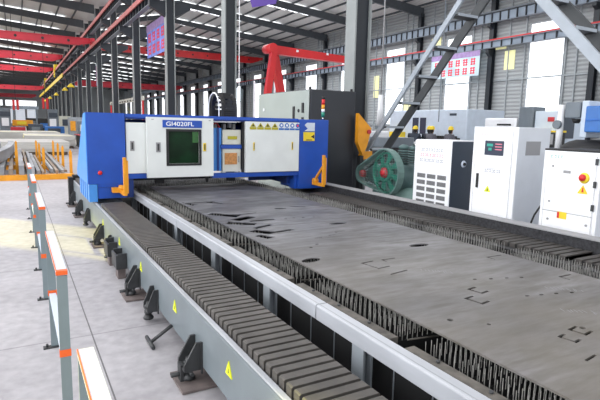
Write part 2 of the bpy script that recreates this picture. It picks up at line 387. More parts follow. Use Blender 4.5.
o = box(6.30, 6.355, 82, 160, 8.2, 8.75).build('yellow_guard_strip', 'yellow'); single(o, 'long yellow strip on the far part of the lower left crane runway', 'guard strip')
# right wall columns
def wall_column():
    t = thing('steel_column', '', 'column', (32.75, 20, 0), 'steel columns along the right wall')
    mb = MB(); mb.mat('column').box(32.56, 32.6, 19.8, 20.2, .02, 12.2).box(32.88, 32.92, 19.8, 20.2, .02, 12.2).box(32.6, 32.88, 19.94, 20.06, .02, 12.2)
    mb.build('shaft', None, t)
    MB().prism([(32.2, 7.85), (32.2, 8.08), (32.56, 8.08), (32.56, 7.5)], 'y', 19.86, 20.14).build('bracket', 'column', t)
    MB().prism([(32.2, 9.8), (32.2, 10.02), (32.56, 10.02), (32.56, 9.6)], 'y', 19.86, 20.14).build('bracket', 'column', t)
    return t
w0 = wall_column()
for n in range(0, 16):
    o = w0 if n == 0 else copy_tree(w0)
    o.location = (32.75, 20+8.2*n, 0)
    o['label'] = '%s dark steel column standing against the right wall' % ORD[n]

# ------------------------------------------------------------------ bridge cranes
def bridge(label, x0, x1, y, z0, z1, mat='deep_red', holes=True):
    t = thing('bridge_crane', label, 'crane', ((x0+x1)/2, y, z0), 'red overhead bridge cranes')
    h = z1-z0
    MB().prism([(x0, z0+h*.45), (x0+1.2, z0), (x1-1.2, z0), (x1, z0+h*.45), (x1, z1), (x0, z1)], 'y', y-.25, y+.25).build('girder', mat, t)
    box(x0, x1, y-.3, y+.3, z1, z1+.06).build('top_flange', mat, t)
    box(x1-.15, x1+.15, y-1.2, y-.31, z0+h*.5, z0+h*.95).build('end_carriage', mat, t)
    mb = MB()
    x = x0+1.5
    while x < x1-1: MB().cyl((x, y-.262, z0+h*.55), (x, y-.25, z0+h*.55), .12, 12).build('lightening_hole', 'soft_black', t); x += 2.1
    return t
bridge('nearest red bridge crane girder, spanning the left bay near the roof', -11.6, 6.55, 51.75, 8.80, 9.4)
bridge('second red bridge crane girder of the left bay, behind the nearest one', -11.6, 6.5, 85.4, 10.62, 11.6)
bridge('third red bridge crane girder of the left bay', -11.6, 6.5, 106, 10.62, 11.5)
bridge('fourth, pale and far red bridge crane girder of the left bay', -11.6, 6.1, 135, 8.8, 9.75)
bridge('farthest red bridge crane girder of the left bay above the bright far windows', -11.6, 6.1, 182, 8.8, 9.9)
bridge('bright red bridge crane girder crossing the right bay under the roof', 7.9, 32.1, 70.5, 10.92, 11.75, 'bright_red')
bridge('small far red bridge crane seen between the middle columns in the right bay', 7.9, 32.1, 112, 8.9, 10.0, 'deep_red')
# red half gantry crane behind the tall grey cabinet
t = thing('portal_crane', 'bright red portal crane with splayed legs behind the tall grey cabinet', 'crane', (11.6, 23.3, 0))
MB().prism([(11.1, 5.42), (16.5, 5.28), (16.5, 5.62), (11.1, 5.84)], 'y', 23.12, 23.48).build('girder', 'bright_red', t)
MB().bar((11.32, 23.05, 5.6), (10.45, 23.0, .02), .28, .30, (1, 0, 0)).build('leg', 'bright_red', t)
MB().bar((11.55, 23.55, 5.6), (12.75, 23.6, .02), .34, .34, (1, 0, 0)).build('leg', 'bright_red', t)
MB().box(16.2, 16.45, 23.15, 23.45, 0, 5.28).build('leg', 'bright_red', t)
MB().cyl((11.2, 22.85, 5.66), (11.2, 23.75, 5.66), .22, 16).build('end_cap', 'bright_red', t)
mb = MB()
for x in (12.6, 14.4, 16.2): mb.box(x, x+.12, 23.08, 23.119, 5.60, 5.70)
mb.build('lamp', 'bright_white', t)

# ------------------------------------------------------------------ banners, flag, wires
def banner(name, label, axis, a0, a1, c, z0, z1, cols, rows, base, head, chs='text_red', skew=0):
    t = thing(name, label, 'banner', ((c, a0, z0) if axis == 'x' else (a0, c, z0)))
    def bx(mb, u0, u1, d0, d1, w0, w1):
        return mb.box(c+d0, c+d1, u0, u1, w0, w1)
    bx(MB(), a0, a1, 0, .03, z0, z1).build('cloth', base, t)
    bx(MB(), a0, a1, -.012, -.001, z1-(z1-z0)*.22, z1).build('header_strip', head, t)
    H = (z1-z0)*.72/rows; W = (a1-a0)*.9/cols; rnd = random.Random(len(label))
    mb = MB()
    for r_ in range(rows):
        for k in range(cols):
            u = a0+(a1-a0)*.05+W*k; v = z0+(z1-z0)*.04+H*r_
            for q in range(3): # brush strokes of an illegible character
                b0 = v+H*(.15+.28*q); bx(mb, u+W*.18, u+W*(.75+.07*rnd.random()), -.010, -.001, b0, b0+H*.12)
            for q in range(2):
                uu = u+W*(.22+.36*q+.06*rnd.random()); bx(mb, uu, uu+W*.13, -.014, -.002, v+H*.12, v+H*.88)
    mb.build('lettering', chs, t)
    top = roofz(c)-.01 if c < 20 else 8.12
    for u in (a0+.1, a1-.1):
        if c < 20: MB().cyl((c+.015, u, z1), (c+.015, u, top), .01, 6).build('hanging_rope', 'mesh_grey', t)
        else: MB().box(c+.03, 32.28, u-.02, u+.02, z1-.06, 8.149 if z1 < 8.1 else z1).build('hanging_rope', 'mesh_grey', t)
banner('slogan_banner', 'blue and pink slogan banner hanging between the second and third middle columns', 'x', 29.2, 33.9, 7.62, 5.95, 7.95, 4, 2, 'banner_blue', 'banner_purple')
banner('slogan_banner', 'small purple slogan banner farther down the middle column row', 'x', 53.5, 57.5, 7.62, 5.6, 8.2, 4, 2, 'banner_purple', 'banner_pale', 'text_pink')
banner('slogan_banner', 'pale banner with two rows of red characters on the right wall', 'x', 28.7, 34.0, 32.02, 6.15, 8.08, 6, 2, 'banner_pale', 'banner_purple')
banner('slogan_banner', 'small pale violet banner low on the far right wall above the blue machine', 'x', 79, 85, 32.05, 5.9, 7.95, 4, 2, 'banner_pale', 'banner_purple', 'text_pink')
o = MB().prism([(6.35, 6.2), (7.5, 6.2), (7.42, 5.72), (6.6, 5.5)], 'y', 15.0, 15.015).build('pennant', 'purple'); single(o, 'purple pennant hanging from the top of the picture beside the wide column', 'flag')
MB().box(6.3, 7.55, 14.98, 15.03, 6.2, 6.24).build('hem', 'soft_black', o)
mb = MB().tube([(6.17, 15, 12.0), (6.17, 15, 2.6)], .012, 6); o = mb.build('hanging_wire', 'bright_white'); single(o, 'thin pale hanging wire in front of the far right wall, beside the column', 'wire')
mb = MB().tube([(15.6, 15.95, 13), (15.6, 15.95, 2.2)], .02, 6); o = mb.build('hanging_wire', 'machine_grey'); single(o, 'grey hoist wire hanging above the workers in front of the white machine', 'wire')

# ------------------------------------------------------------------ cutting machine bed
PZ = .70
bed = thing('cutting_table', 'long steel laser cutting table with spiked slats and white side rails', 'cutting table', (3.45, 5, 0))
SEC = [-.45, .85, 2.16, 3.46, 4.84, 6.24, 7.70, 9.25, 10.7, 12.1]
for xa, xb, nm in ((1.78, 1.866, 'side_rail'), (4.66, 4.76, 'side_rail')):
    for a, b in zip([-.45, 2.9, 6.44, 9.9], [2.9, 6.44, 9.9, 12.1]):
        mb = MB(); y0, y1 = a+.006, b-.006
        if xa < 2: mb.prism([(xa, .555), (xb, .555), (xb, .66), (xa+.012, .66), (xa+.003, .656), (xa, .648)], 'y', y0, y1)
        else: mb.prism([(xa, .535), (xb, .535), (xb, .60), (xa, .60)], 'y', y0, y1)
        s_ = mb.build(nm, 'rail_white' if xa < 2 else 'soft_black', bed)
        if xa < 2: MB().box(xa+.022, xa+.028, y0, y1, .66, .661).build('seam', 'seam', s_)
for y in SEC[1:]+[2.35+.0]:
    pass
for y in (-.1, 1.05, 2.4, 3.72, 5.05, 6.52, 7.96, 9.4, 11):
    mb = MB(); x0, x1 = 1.785, 1.86
    mb.box(x0, x0+.012, y-.06, y+.06, .01, .535).box(x1-.012, x1, y-.06, y+.06, .01, .535).box(x0+.012, x1-.012, y-.006, y+.006, .01, .535).box(x0, x1, y-.06, y+.06, .535, .554).build('leg', 'leg_grey', bed)
    box(4.67, 4.75, y-.06, y+.06, .01, .535).build('leg', 'leg_grey', bed)
mb = MB(); y = -.4
while y < 9.5:
    MB().box(1.93, 1.935, y, y+.328, .02, .57).build('hollow_shade_sheet', 'cavity_shade', bed); y += .33  # dark sheets paint the shade of the hollow under the rail
mb = MB(); y = -.1
while y < 9.5: MB().box(1.922, 1.929, y, y+.006, .02, .55).build('rib', 'leg_grey', bed); y += .33
box(1.96, 4.64, -.45, 12.1, .01, .20).build('slag_tray', 'cavity_shade', bed)
for a, b in zip(SEC, SEC[1:]):
    s_ = MB().box(1.868, 1.94, a+.05, b-.09, .58, .661).build('slat_holder', 'rust', bed); MB().box(4.625, 4.655, a+.05, b-.05, .58, .62).build('slat_holder', 'soft_black', bed)
    q = MB()
    for i in range(3):
        yy = a+.3+i*.35; MB().cyl((1.912, yy, .661), (1.912, yy, .672), .012, 8).build('bolt', 'jack_metal', s_)
    mb = MB(); mb.mat('cavity_shade'); y = a+.13
    while y < b-.10:
        mb.mat('cavity_shade').box(1.985, 4.61, y-.002, y+.002, .36, .585)
        full = y > 9.55
        rng = [(1.99, 2.4), (3.95, 4.61)] if not full else [(1.99, 4.61)]
        mb.mat('spike')
        for (xa, xb) in rng:
            x = xa + .012*(int(y*20) % 2); stp = .042 if not full else .05
            while x < xb:
                j = random.uniform(-.004, .004)
                mb.add([(x-.0024, y-.0015, .585), (x+.0024, y-.0015, .585), (x+j+.002, y-.0015, PZ-.006), (x+j-.002, y-.0015, PZ-.006), (x-.0024, y+.0015, .585), (x+.0024, y+.0015, .585), (x+j+.002, y+.0015, PZ-.006), (x+j-.002, y+.0015, PZ-.006)],
                       [(0, 1, 2, 3), (5, 4, 7, 6), (0, 3, 7, 4), (1, 5, 6, 2), (3, 2, 6, 7)])
                x += stp
        y += .055
    mb.build('slat_bank', None, bed)
for b in SEC[1:-1]:
    MB().bar((1.97, b, .655), (2.6, b, .60), .006, .008).build('spacer_rod', 'rust', bed)

# steel plate with real cut-outs (2D curve fill, converted to mesh)
def ell(cx, cy, rx, ry, a=0, n=12): return [(cx+rx*math.cos(t)*math.cos(a)-ry*math.sin(t)*math.sin(a), cy+rx*math.cos(t)*math.sin(a)+ry*math.sin(t)*math.cos(a)) for t in [2*math.pi*i/n for i in range(n)]]
def bl(cx, cy, w, h, a=0):
    ca, sa = math.cos(a), math.sin(a)
    return [(cx+u*ca-v*sa, cy+u*sa+v*ca) for u, v in ((-w/2, -h/2), (w/2, -h/2), (w/2, h/2), (-w/2, h/2))]
def cshape(cx, cy, w, h, t, a=0, flip=1):
    ca, sa = math.cos(a), math.sin(a)
    pts = [(-w/2, -h/2), (w/2, -h/2), (w/2, -h/2+t), (-w/2+t, -h/2+t), (-w/2+t, h/2-t), (w/2, h/2-t), (w/2, h/2), (-w/2, h/2)]
    return [(cx+u*flip*ca-v*sa, cy+u*flip*sa+v*ca) for u, v in pts]
def lshape(cx, cy, w, h, t, a=0):
    ca, sa = math.cos(a), math.sin(a)
    pts = [(-w/2, -h/2), (-w/2+t, -h/2), (-w/2+t, h/2-t), (w/2, h/2-t), (w/2, h/2), (-w/2, h/2)]
    return [(cx+u*ca-v*sa, cy+u*sa+v*ca) for u, v in pts]
holes = [ell(3.45, 5.15, .13, .05), ell(2.26, 3.79, .11, .06, .3), ell(3.58, 3.83, .13, .055), ell(3.3, 6.44, .10, .045), ell(3.62, 6.50, .13, .03, -.3), ell(3.32, 8.74, .25, .03, .1)]
# irregular scrap holes near the left edge, far half
rnd = random.Random(3)
for cx, cy, w_, h_, a in ((2.17, 7.35, .10, .30, .5), (2.42, 7.42, .34, .05, .1), (2.62, 7.30, .10, .22, .7), (2.36, 6.25, .12, .30, .8), (2.62, 6.2, .30, .06, .2), (2.50, 5.92, .26, .10, .5), (2.34, 5.60, .10, .28, .9), (2.66, 5.7, .26, .06, .1), (2.52, 5.35, .22, .05, .3),
                          (2.38, 5.08, .13, .22, .6), (2.62, 5.02, .2, .09, .2), (2.30, 4.83, .09, .12, .5)):
    pts = []
    for (x, y) in bl(cx, cy, w_, h_, a):
        pts.append((max(cx+(x-cx)*1.35, 2.16)+rnd.uniform(-.015, .015), cy+(y-cy)*1.3+rnd.uniform(-.03, .03)))
    holes.append(pts)
holes += [cshape(2.70, 3.42, .15, .22, .020, .15), lshape(2.93, 3.50, .16, .07, .018), bl(2.74, 3.15, .22, .018, .2), bl(2.80, 4.55, .10, .012, .1), lshape(3.02, 4.60, .10, .06, .012), lshape(3.20, 4.72, .14, .05, .012),
          cshape(2.79, 2.37, .10, .15, .022, .15), cshape(2.97, 2.52, .10, .13, .022, .15), ell(2.335, 2.18, .022, .020), ell(2.50, 2.02, .014, .014),
          cshape(2.76, 1.66, .075, .11, .020, .15), cshape(2.93, 1.70, .10, .11, .020, .15), ell(2.985, 1.72, .022, .018),
          lshape(3.93, 3.14, .20, .10, .02), lshape(3.95, 2.43, .16, .10, .02), bl(2.62, 1.45, .12, .016, .15)]
for (dx, dy) in ((3.17, 2.73), (3.30, 2.68), (3.44, 2.64), (3.57, 2.60), (3.20, 2.27), (3.32, 2.24), (3.45, 2.21), (3.58, 2.17), (2.5, 4.2), (2.63, 4.3), (3.0, 5.7), (3.12, 5.7), (3.25, 5.68), (3.4, 5.66)):
    holes.append(ell(dx, dy, .022, .014, 0, 8))
from mathutils.geometry import delaunay_2d_cdt
outer = [(2.12, .4), (4.12, .4), (4.12, 9.72), (2.13, 9.62)]
loops = [outer]+holes; vs_ = []; es_ = []
for lp in loops:
    b_ = len(vs_); vs_ += [Vector(p) for p in lp]; es_ += [(b_+k, b_+(k+1) % len(lp)) for k in range(len(lp))]
ov, oe, of, *_r = delaunay_2d_cdt(vs_, es_, [], 0, 1e-5)
def pin(x, y, poly):
    r_ = False; j = len(poly)-1
    for i in range(len(poly)):
        if (poly[i][1] > y) != (poly[j][1] > y) and x < (poly[j][0]-poly[i][0])*(y-poly[i][1])/(poly[j][1]-poly[i][1])+poly[i][0]: r_ = not r_
        j = i
    return r_
keep = []
for f in of:
    cx = sum(ov[k].x for k in f)/3; cy = sum(ov[k].y for k in f)/3
    if pin(cx, cy, outer) and not any(pin(cx, cy, h) for h in holes): keep.append(list(f))
ec = {}
for f in keep:
    for k in range(3): e = (f[k], f[(k+1) % 3]); ec[tuple(sorted(e))] = ec.get(tuple(sorted(e)), []) + [e]
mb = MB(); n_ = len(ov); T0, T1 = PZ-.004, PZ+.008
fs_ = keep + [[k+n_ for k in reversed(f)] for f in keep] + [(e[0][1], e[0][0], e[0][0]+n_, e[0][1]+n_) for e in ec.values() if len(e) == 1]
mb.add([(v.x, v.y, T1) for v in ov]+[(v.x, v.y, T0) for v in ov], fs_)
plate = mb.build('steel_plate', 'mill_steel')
single(plate, 'large grey brown-tinged steel plate with cut holes lying on the cutting table', 'steel plate')
# chalk scribbles
for (cx, cy) in ((3.5, 2.3), (3.15, 1.95), (2.95, 3.1)):
    mb = MB()
    for k in range(9):
        x = cx+k*.022; y = cy-k*.02+rnd.uniform(-.02, .02); mb.bar((x, y, PZ+.0088), (x+.02, y+rnd.uniform(.03, .06), PZ+.0088), .004, .0008)
    mb.build('chalk_mark', 'mesh_grey', plate)

# ------------------------------------------------------------------ side beams with bellows covers
def side_beam(label, x0, x1, left):
    t = thing('guide_beam', label, 'machine beam', ((x0+x1)/2, 5, 0), 'guide beams beside the cutting table')
    return t
lb = side_beam('grey guide beam with ribbed black bellows left of the cutting table', 1.1, 1.6, True)
mb = MB(); mb.mat('grey_paint').prism([(1.10, .15), (1.56, .15), (1.56, .53), (1.125, .53), (1.10, .515)], 'y', -1.2, 12.9); mb.build('beam_body', None, lb)
mb = MB(); mb.box(1.105, 1.135, -1.2, 12.9, .531, .545).build('top_lip', 'rail_white', lb)
def bellows(x0, x1, y0, y1, z0, z1, parent, pitch=.082, mt='bellows'):
    mb = MB(); y = y0
    mb.mat('fold').box(x0+.008, x1-.008, y0, y1, z0, z1-.014)
    mb.mat(mt)
    while y < y1-.02:
        mb.prism([(x0, z0), (x1, z0), (x1, z1-.008), (x1-.01, z1), (x0+.01, z1), (x0, z1-.008)], 'y', y, y+pitch*.70); y += pitch
    return mb.build('bellows_cover', None, parent)
bellows(1.145, 1.515, -1.2, 5.22, .531, .598, lb)
bellows(1.145, 1.515, 5.31, 8.55, .531, .598, lb, .078)
bellows(1.145, 1.515, 10.6, 12.7, .531, .598, lb, .078)
# warning triangles on the beam
for y in (2.82, 4.07, 5.4, 6.7, 8.1):
    tri = MB().prism([(y-.055, .325), (y+.055, .325), (y, .425)], 'x', 1.094, 1.0995).build('warning_sticker', 'lime', lb)
    MB().prism([(y-.008, .345), (y+.008, .345), (y+.002, .375), (y-.002, .375)], 'x', 1.0925, 1.0938).build('symbol', 'soft_black', tri)
# jacks
def jack(y, size=1., tail=False, plate_=True):
    x = 1.1
    if plate_: MB().rbox(x-.17, x+.30, y-.17, y+.17, .001, .022, .004).build('base_plate', 'base_plate', lb)
    b_ = MB()
    b_.prism([(y-.11, .10), (y-.095, .10), (y-.095, .34), (y-.11, .34)], 'x', x-.012, x-.001)
    for yy in (-.085, .065):
        b_.prism([(x-.001, .12), (x-.13*size, .12), (x-.13*size, .17), (x-.04, .33), (x-.001, .33)], 'y', y+yy, y+yy+.02)
    b_.box(x-.13*size, x-.001, y-.064, y+.064, .12, .14)
    b_ = b_.build('jack_bracket', 'jack_metal', lb)
    s_ = MB().cyl((x-.075, y, .022), (x-.075, y, .20), .020, 12).lathe([(.045, .03), (.05, .045), (.03, .075)], (x-.075, y, 0)).cyl((x-.075, y, .085), (x-.075, y, .118), .038, 6).cyl((x-.075, y, .141), (x-.075, y, .17), .036, 6)
    s_.build('jack_screw', 'jack_metal', lb)
    if size > .9:
        MB().cyl((x-.20, y+.02, .07), (x-.10, y+.02, .07), .018, 8).cyl((x-.075, y-.10, .1), (x-.075, y+.10, .1), .014, 8).box(x-.14, x-.115, y-.02, y+.06, .022, .15).build('adjusting_bolt', 'jack_metal', lb)
for y in (3.45, 5.55, 8.15, 10.9, 12.3, .9): jack(y)
for y in (4.75, 7.25, 9.75): jack(y, .8, plate_=False)
for y in (6.35, 7.0):
    MB().box(.97, 1.095, y-.16, y+.16, .14, .26).box(.97, .99, y-.16, y+.16, .26, .31).box(.99, 1.095, y-.16, y-.14, .26, .33).box(.99, 1.095, y+.14, y+.16, .26, .33).build('mounting_box', 'jack_metal', lb)
    MB().box(1.0, 1.09, y-.09, y+.09, .001, .14).build('shim_block', 'base_plate', lb)
MB().cyl((1.09, 4.15, .17), (.92, 4.22, .02), .016, 8).cyl((.92, 4.10, .018), (.92, 4.36, .018), .017, 8).build('tee_handle', 'jack_metal', lb)
MB().box(1.0, 1.098, 12.6, 12.85, .01, .62).box(1.1, 1.5, 12.7, 12.9, .53, .66).build('end_stop', 'soft_black', lb)
# right beam
rb_ = side_beam('dark guide beam with bellows and raised shield on the far right side of the table', 5.1, 5.75, False)
box(4.80, 5.72, -1.2, 9.78, .1, .53).build('beam_body', 'soft_black', rb_)
bellows(5.06, 5.55, -1.2, 3.1, .531, .585, rb_, .105, 'bellows_dark')
bellows(5.06, 5.55, 3.18, 6.2, .531, .585, rb_, .105, 'bellows_dark')
bellows(5.06, 5.55, 6.28, 8.6, .531, .585, rb_, .09, 'bellows_dark')
mb = MB(); mb.mat('shield_black').box(5.58, 5.70, -1.2, 9.78, .531, .70)
mb.build('shield', None, rb_)
MB().prism([(5.57, .70), (5.78, .70), (5.78, .715), (5.57, .715)], 'y', -1.2, 9.78).build('shield_cap', 'mesh_grey', rb_)

# ------------------------------------------------------------------ gantry (laser machine head)
g = thing('laser_gantry', 'blue and white laser cutting gantry bridging the cutting table', 'laser cutting machine', (3.3, 9.6, 0))
YG = 9.0
end = MB().prism([(9.0, 2.05), (9.3, 2.04), (10.6, 1.0), (10.6, .86), (9.0, .86)], 'x', 1.012, 1.62).build('end_cabinet', 'blue', g)
MB().prism([(9.01, 2.04), (9.29, 2.03), (10.59, .99), (10.59, .87), (9.01, .87)], 'x', 1.0, 1.0115).build('lit_side_face', 'light_blue', g)  # lighter blue sheet paints the light falling on the cabinet's left side
MB().box(1.16, 1.62, 9.01, 10.5, .61, .859).build('lower_housing', 'blue', g)
MB().lathe([(.035, 0), (.035, -.02)], (1.20, 8.998, 1.05), 'y', 14).build('emergency_button', 'bright_red', end)
MB().box(1.16, 1.58, 8.99, 8.999, .80, .806).build('seam', 'dark_blue', end)
# left end: blue scalloped skirt and inner leg
mb = MB()
for i in range(5): mb.box(1.02, 1.15, 9.0+i*.30, 9.2+i*.30, .56, .855)
mb.build('rail_wiper', 'light_blue', g)
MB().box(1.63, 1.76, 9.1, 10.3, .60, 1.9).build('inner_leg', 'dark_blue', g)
# frame: beams
MB().box(1.63, 5.0, 9.10, 10.2, 1.96, 2.03).build('top_panel', 'blue', g)
MB().box(1.63, 5.0, 9.03, 9.098, 1.985, 2.045).build('top_edge', 'blue', g)
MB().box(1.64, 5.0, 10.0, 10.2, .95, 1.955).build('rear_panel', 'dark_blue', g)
MB().box(1.64, 2.0, 9.05, 9.12, .93, 1.02).build('sill', 'blue', g)
MB().box(3.17, 5.0, 9.0, 9.12, .90, .985).build('sill', 'blue', g)
# narrow white panel
p_ = MB().rbox(1.64, 2.02, 9.03, 9.09, 1.02, 1.90, .006).build('side_door', 'white', g)
def hndl(parent, x, z, w=.07, h=.17, m='mesh_grey', yy=9.0):
    o = MB().rbox(x-w/2, x+w/2, yy-.012, yy-.001, z-h/2, z+h/2, .004).build('handle', m, parent)
    MB().box(x-w*.2, x+w*.2, yy-.016, yy-.0125, z-h*.35, z+h*.35).build('slot', 'jack_metal', o)
hndl(p_, 1.74, 1.5, yy=9.03)
# big sliding door with window: frame pieces so that the window is a real opening
y0, y1 = 8.93, 9.0
mb = MB().box(1.97, 2.34, y0, y1, .945, 2.0).box(2.90, 3.17, y0, y1, .945, 2.0).box(2.34, 2.90, y0, y1, 1.76, 2.0).box(2.34, 2.90, y0, y1, .945, 1.19)
dr = mb.build('sliding_door', 'white', g)
wi = MB().box(2.30, 2.345, 8.92, 8.929, 1.15, 1.80).box(2.895, 2.94, 8.92, 8.929, 1.15, 1.80).box(2.345, 2.895, 8.92, 8.929, 1.76, 1.80).box(2.345, 2.895, 8.92, 8.929, 1.15, 1.19).build('window_frame', 'soft_black', dr)
MB().box(2.34, 2.90, 8.96, 8.965, 1.19, 1.76).build('window_pane', 'green_glass', dr)
MB().box(2.78, 2.895, 8.951, 8.959, 1.56, 1.755).build('reflected_tab', 'green_pane', dr)
sg = MB().rbox(2.24, 2.95, 8.915, 8.929, 1.825, 1.955, .004).build('name_sign', 'blue', dr)
MB().text('GI4020FL', 'y', (2.295, 8.913, 1.855), .105, .001, sx=1.22).build('lettering', 'bright_white', sg)
hndl(dr, 2.16, 1.48, .08, .17, yy=8.93); hndl(dr, 3.0, 1.48, .055, .15, 'yellow', 8.93)
for x in (2.05, 3.08): MB().box(x, x+.04, 8.925, 8.929, 1.955, 1.967).build('hinge_mark', 'mesh_grey', dr)
# middle opening with cream boxes and pale blue carriage
MB().box(3.18, 3.82, 9.75, 9.8, .99, 1.95).build('carriage_back', 'soft_black', g)
MB().box(3.18, 3.40, 9.14, 9.45, 1.02, 1.83).build('carriage_panel', 'light_blue', g)
MB().box(3.31, 3.35, 9.12, 9.139, 1.02, 1.84).build('carriage_stripe', 'dark_blue', g)
b1 = MB().rbox(3.42, 3.79, 9.12, 9.5, 1.52, 1.80, .006).build('control_box', 'cream', g)
MB().box(3.52, 3.71, 9.112, 9.119, 1.62, 1.68).build('label_plate', 'olive', b1)
b2 = MB().rbox(3.42, 3.79, 9.12, 9.5, 1.00, 1.44, .006).build('control_box', 'cream', g)
MB().box(3.46, 3.71, 9.110, 9.119, 1.14, 1.36).build('label_plate', 'label_orange', b2)
MB().box(3.735, 3.75, 9.105, 9.119, 1.18, 1.30).build('latch', 'mesh_grey', b2)
MB().box(3.38, 3.82, 9.1, 9.14, 1.445, 1.515).build('cross_bar', 'blue', g)
mb = MB()
for i, (x, z) in enumerate(((3.25, 1.9), (3.32, 1.87), (3.5, 1.86), (3.62, 1.89), (3.7, 1.86))):
    mb.box(x, x+.05, 9.3, 9.4, z-.05, z+.05)
mb.build('cable_connector', 'mesh_grey', g)
MB().tube([(3.24, 9.3, 1.8), (3.27, 9.25, 1.9), (3.36, 9.28, 1.93), (3.42, 9.3, 1.84)], .018).build('hose', 'hub_red', g)
MB().box(3.19, 3.70, 9.105, 9.13, 1.935, 1.965).build('light_strip', 'bright_white', g)
MB().box(3.80, 3.835, 9.05, 9.12, .99, 1.955).build('gap_post', 'black', g)
# right white panel
rp = MB().rbox(3.84, 5.0, 8.97, 9.07, .99, 1.965, .006).build('right_door', 'white', g)
hndl(rp, 4.0, 1.49, .03, .16, 'yellow', 8.97); hndl(rp, 4.84, 1.50, .03, .16, 'yellow', 8.97)
for i in range(4):
    x = 3.91+i*.155
    o = MB().box(x, x+.14, 8.965, 8.9695, 1.815, 1.86).prism([(x+.01, 1.865), (x+.13, 1.865), (x+.07, 1.945)], 'y', 8.965, 8.9695).build('warning_sticker', 'olive', rp)
    MB().prism([(x+.045, 1.875), (x+.095, 1.875), (x+.07, 1.92)], 'y', 8.962, 8.9645).build('symbol', 'soft_black', o)
for i in range(4):
    x = 4.535+i*.122; m_ = 'sign_blue' if i < 3 else 'hub_red'
    o = MB().cyl((x+.055, 8.965, 1.905), (x+.055, 8.9695, 1.905), .045, 20).box(x, x+.11, 8.965, 8.9695, 1.815, 1.85).build('mandatory_sticker', 'sign_blue', rp)
    MB().box(x+.035, x+.075, 8.962, 8.9645, 1.885, 1.925).build('symbol', 'bright_white' if i < 3 else 'text_red', o)
# right end cabinet
re = MB().rbox(5.01, 5.70, 8.98, 9.80, .62, 2.035, .012).build('end_cabinet', 'blue', g)
MB().prism([(5.12, 1.92), (5.20, 1.85), (5.12, 1.80), (5.36, 1.80), (5.36, 1.97), (5.18, 1.97)], 'y', 8.97, 8.979).build('silver_sticker', 'silver', re)
ys_ = MB().box(5.10, 5.36, 8.97, 8.979, 1.60, 1.78).build('yellow_sticker', 'yellow', re)
MB().prism([(5.27, 1.69), (5.35, 1.73), (5.35, 1.65)], 'y', 8.965, 8.969).box(5.16, 5.30, 8.965, 8.969, 1.615, 1.63).build('symbol', 'soft_black', ys_)
MB().box(4.94, 5.005, 9.05, 9.25, .62, .90).build('inner_leg', 'blue', g)
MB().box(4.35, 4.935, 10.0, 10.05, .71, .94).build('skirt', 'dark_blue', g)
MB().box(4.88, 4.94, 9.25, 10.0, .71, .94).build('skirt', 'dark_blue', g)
MB().box(4.10, 4.32, 9.95, 9.96, .78, .88).box(4.10, 4.12, 9.96, 9.99, .78, .95).build('yellow_sticker', 'yellow', g)
mb = MB(); mb.box(1.8, 4.9, 9.35, 9.42, .86, .93).box(2.2, 2.35, 9.3, 9.4, .80, .86).box(3.6, 3.75, 9.3, 9.4, .80, .86); mb.build('lower_beam', 'soft_black', g)
MB().cyl((3.15, 9.25, .95), (3.15, 9.25, .80), .05, 12, .02).build('cutting_nozzle', 'jack_metal', g)
# orange guard brackets
def guard(x, parent, left):
    mb = MB()
    mb.rbox(x-.03, x+.02, 8.55, 8.61, .70, 1.33, .004)
    mb.box(x+.021, x+.045, 8.55, 8.62, .74, 1.28)
    mb.box(x-.035, x+.035, 8.611, 8.99, .70, .76)
    if left: mb.box(x-.16, x-.036, 8.85, 8.99, .72, .80)
    else: mb.bar((x-.005, 8.95, .76), (x-.005, 8.60, 1.10), .035, .045)
    mb.cyl((x-.05, 8.90, .79), (x+.05, 8.90, .79), .055, 14)
    mb.build('guard_bracket', 'orange', parent)
guard(1.53, g, True); guard(5.36, g, False)
# stack light
t = thing('stack_light', 'red, amber and green signal lamp standing on the right end of the blue gantry', 'signal light', (5.66, 9.15, 2.035))
MB().cyl((5.66, 9.15, 2.035), (5.66, 9.15, 2.10), .018, 10).build('pole', 'chrome', t)
z = 2.10
for nm, m_, h in (('green_lens', 'pump_green', .10), ('white_lens', 'bright_white', .06), ('amber_lens', 'orange', .09), ('red_lens', 'bright_red', .11), ('cap', 'soft_black', .07)):
    MB().cyl((5.66, 9.15, z), (5.66, 9.15, z+h), .035, 16).build(nm, m_, t); z += h
# cable drag chain arch
t = thing('cable_chain', 'black cable drag chain bent in an arch above the gantry', 'cable chain', (3.7, 9.8, 2.03))
def arc_pts(cy, r, z0, zc, n=9):
    pts = [(cy-r, z0+(zc-z0)*i/4) for i in range(4)]
    pts += [(cy-r*math.cos(math.pi*i/n), zc+r*math.sin(math.pi*i/n)) for i in range(n+1)]
    pts += [(cy+r, zc-(zc-z0)*(i+1)/4) for i in range(4)]
    return pts
ap = arc_pts(10.02, .32, 2.04, 2.20)
for a, b in zip(ap, ap[1:]):
    mb = MB()
    for x in (3.66, 3.90):
        mb.mat('soft_black').bar((x, a[0], a[1]), (x, b[0], b[1]), .025, .09, (1, 0, 0))
    cy_, cz_ = (a[0]+b[0])/2, (a[1]+b[1])/2
    mb.bar((3.675, cy_, cz_), (3.885, cy_, cz_), .05, .05)
    mb.build('chain_link', None, t)
MB().tube([(3.60, p[0]+.1, p[1]+.02) for p in ap], .014, 8).build('hose', 'bright_white', t)

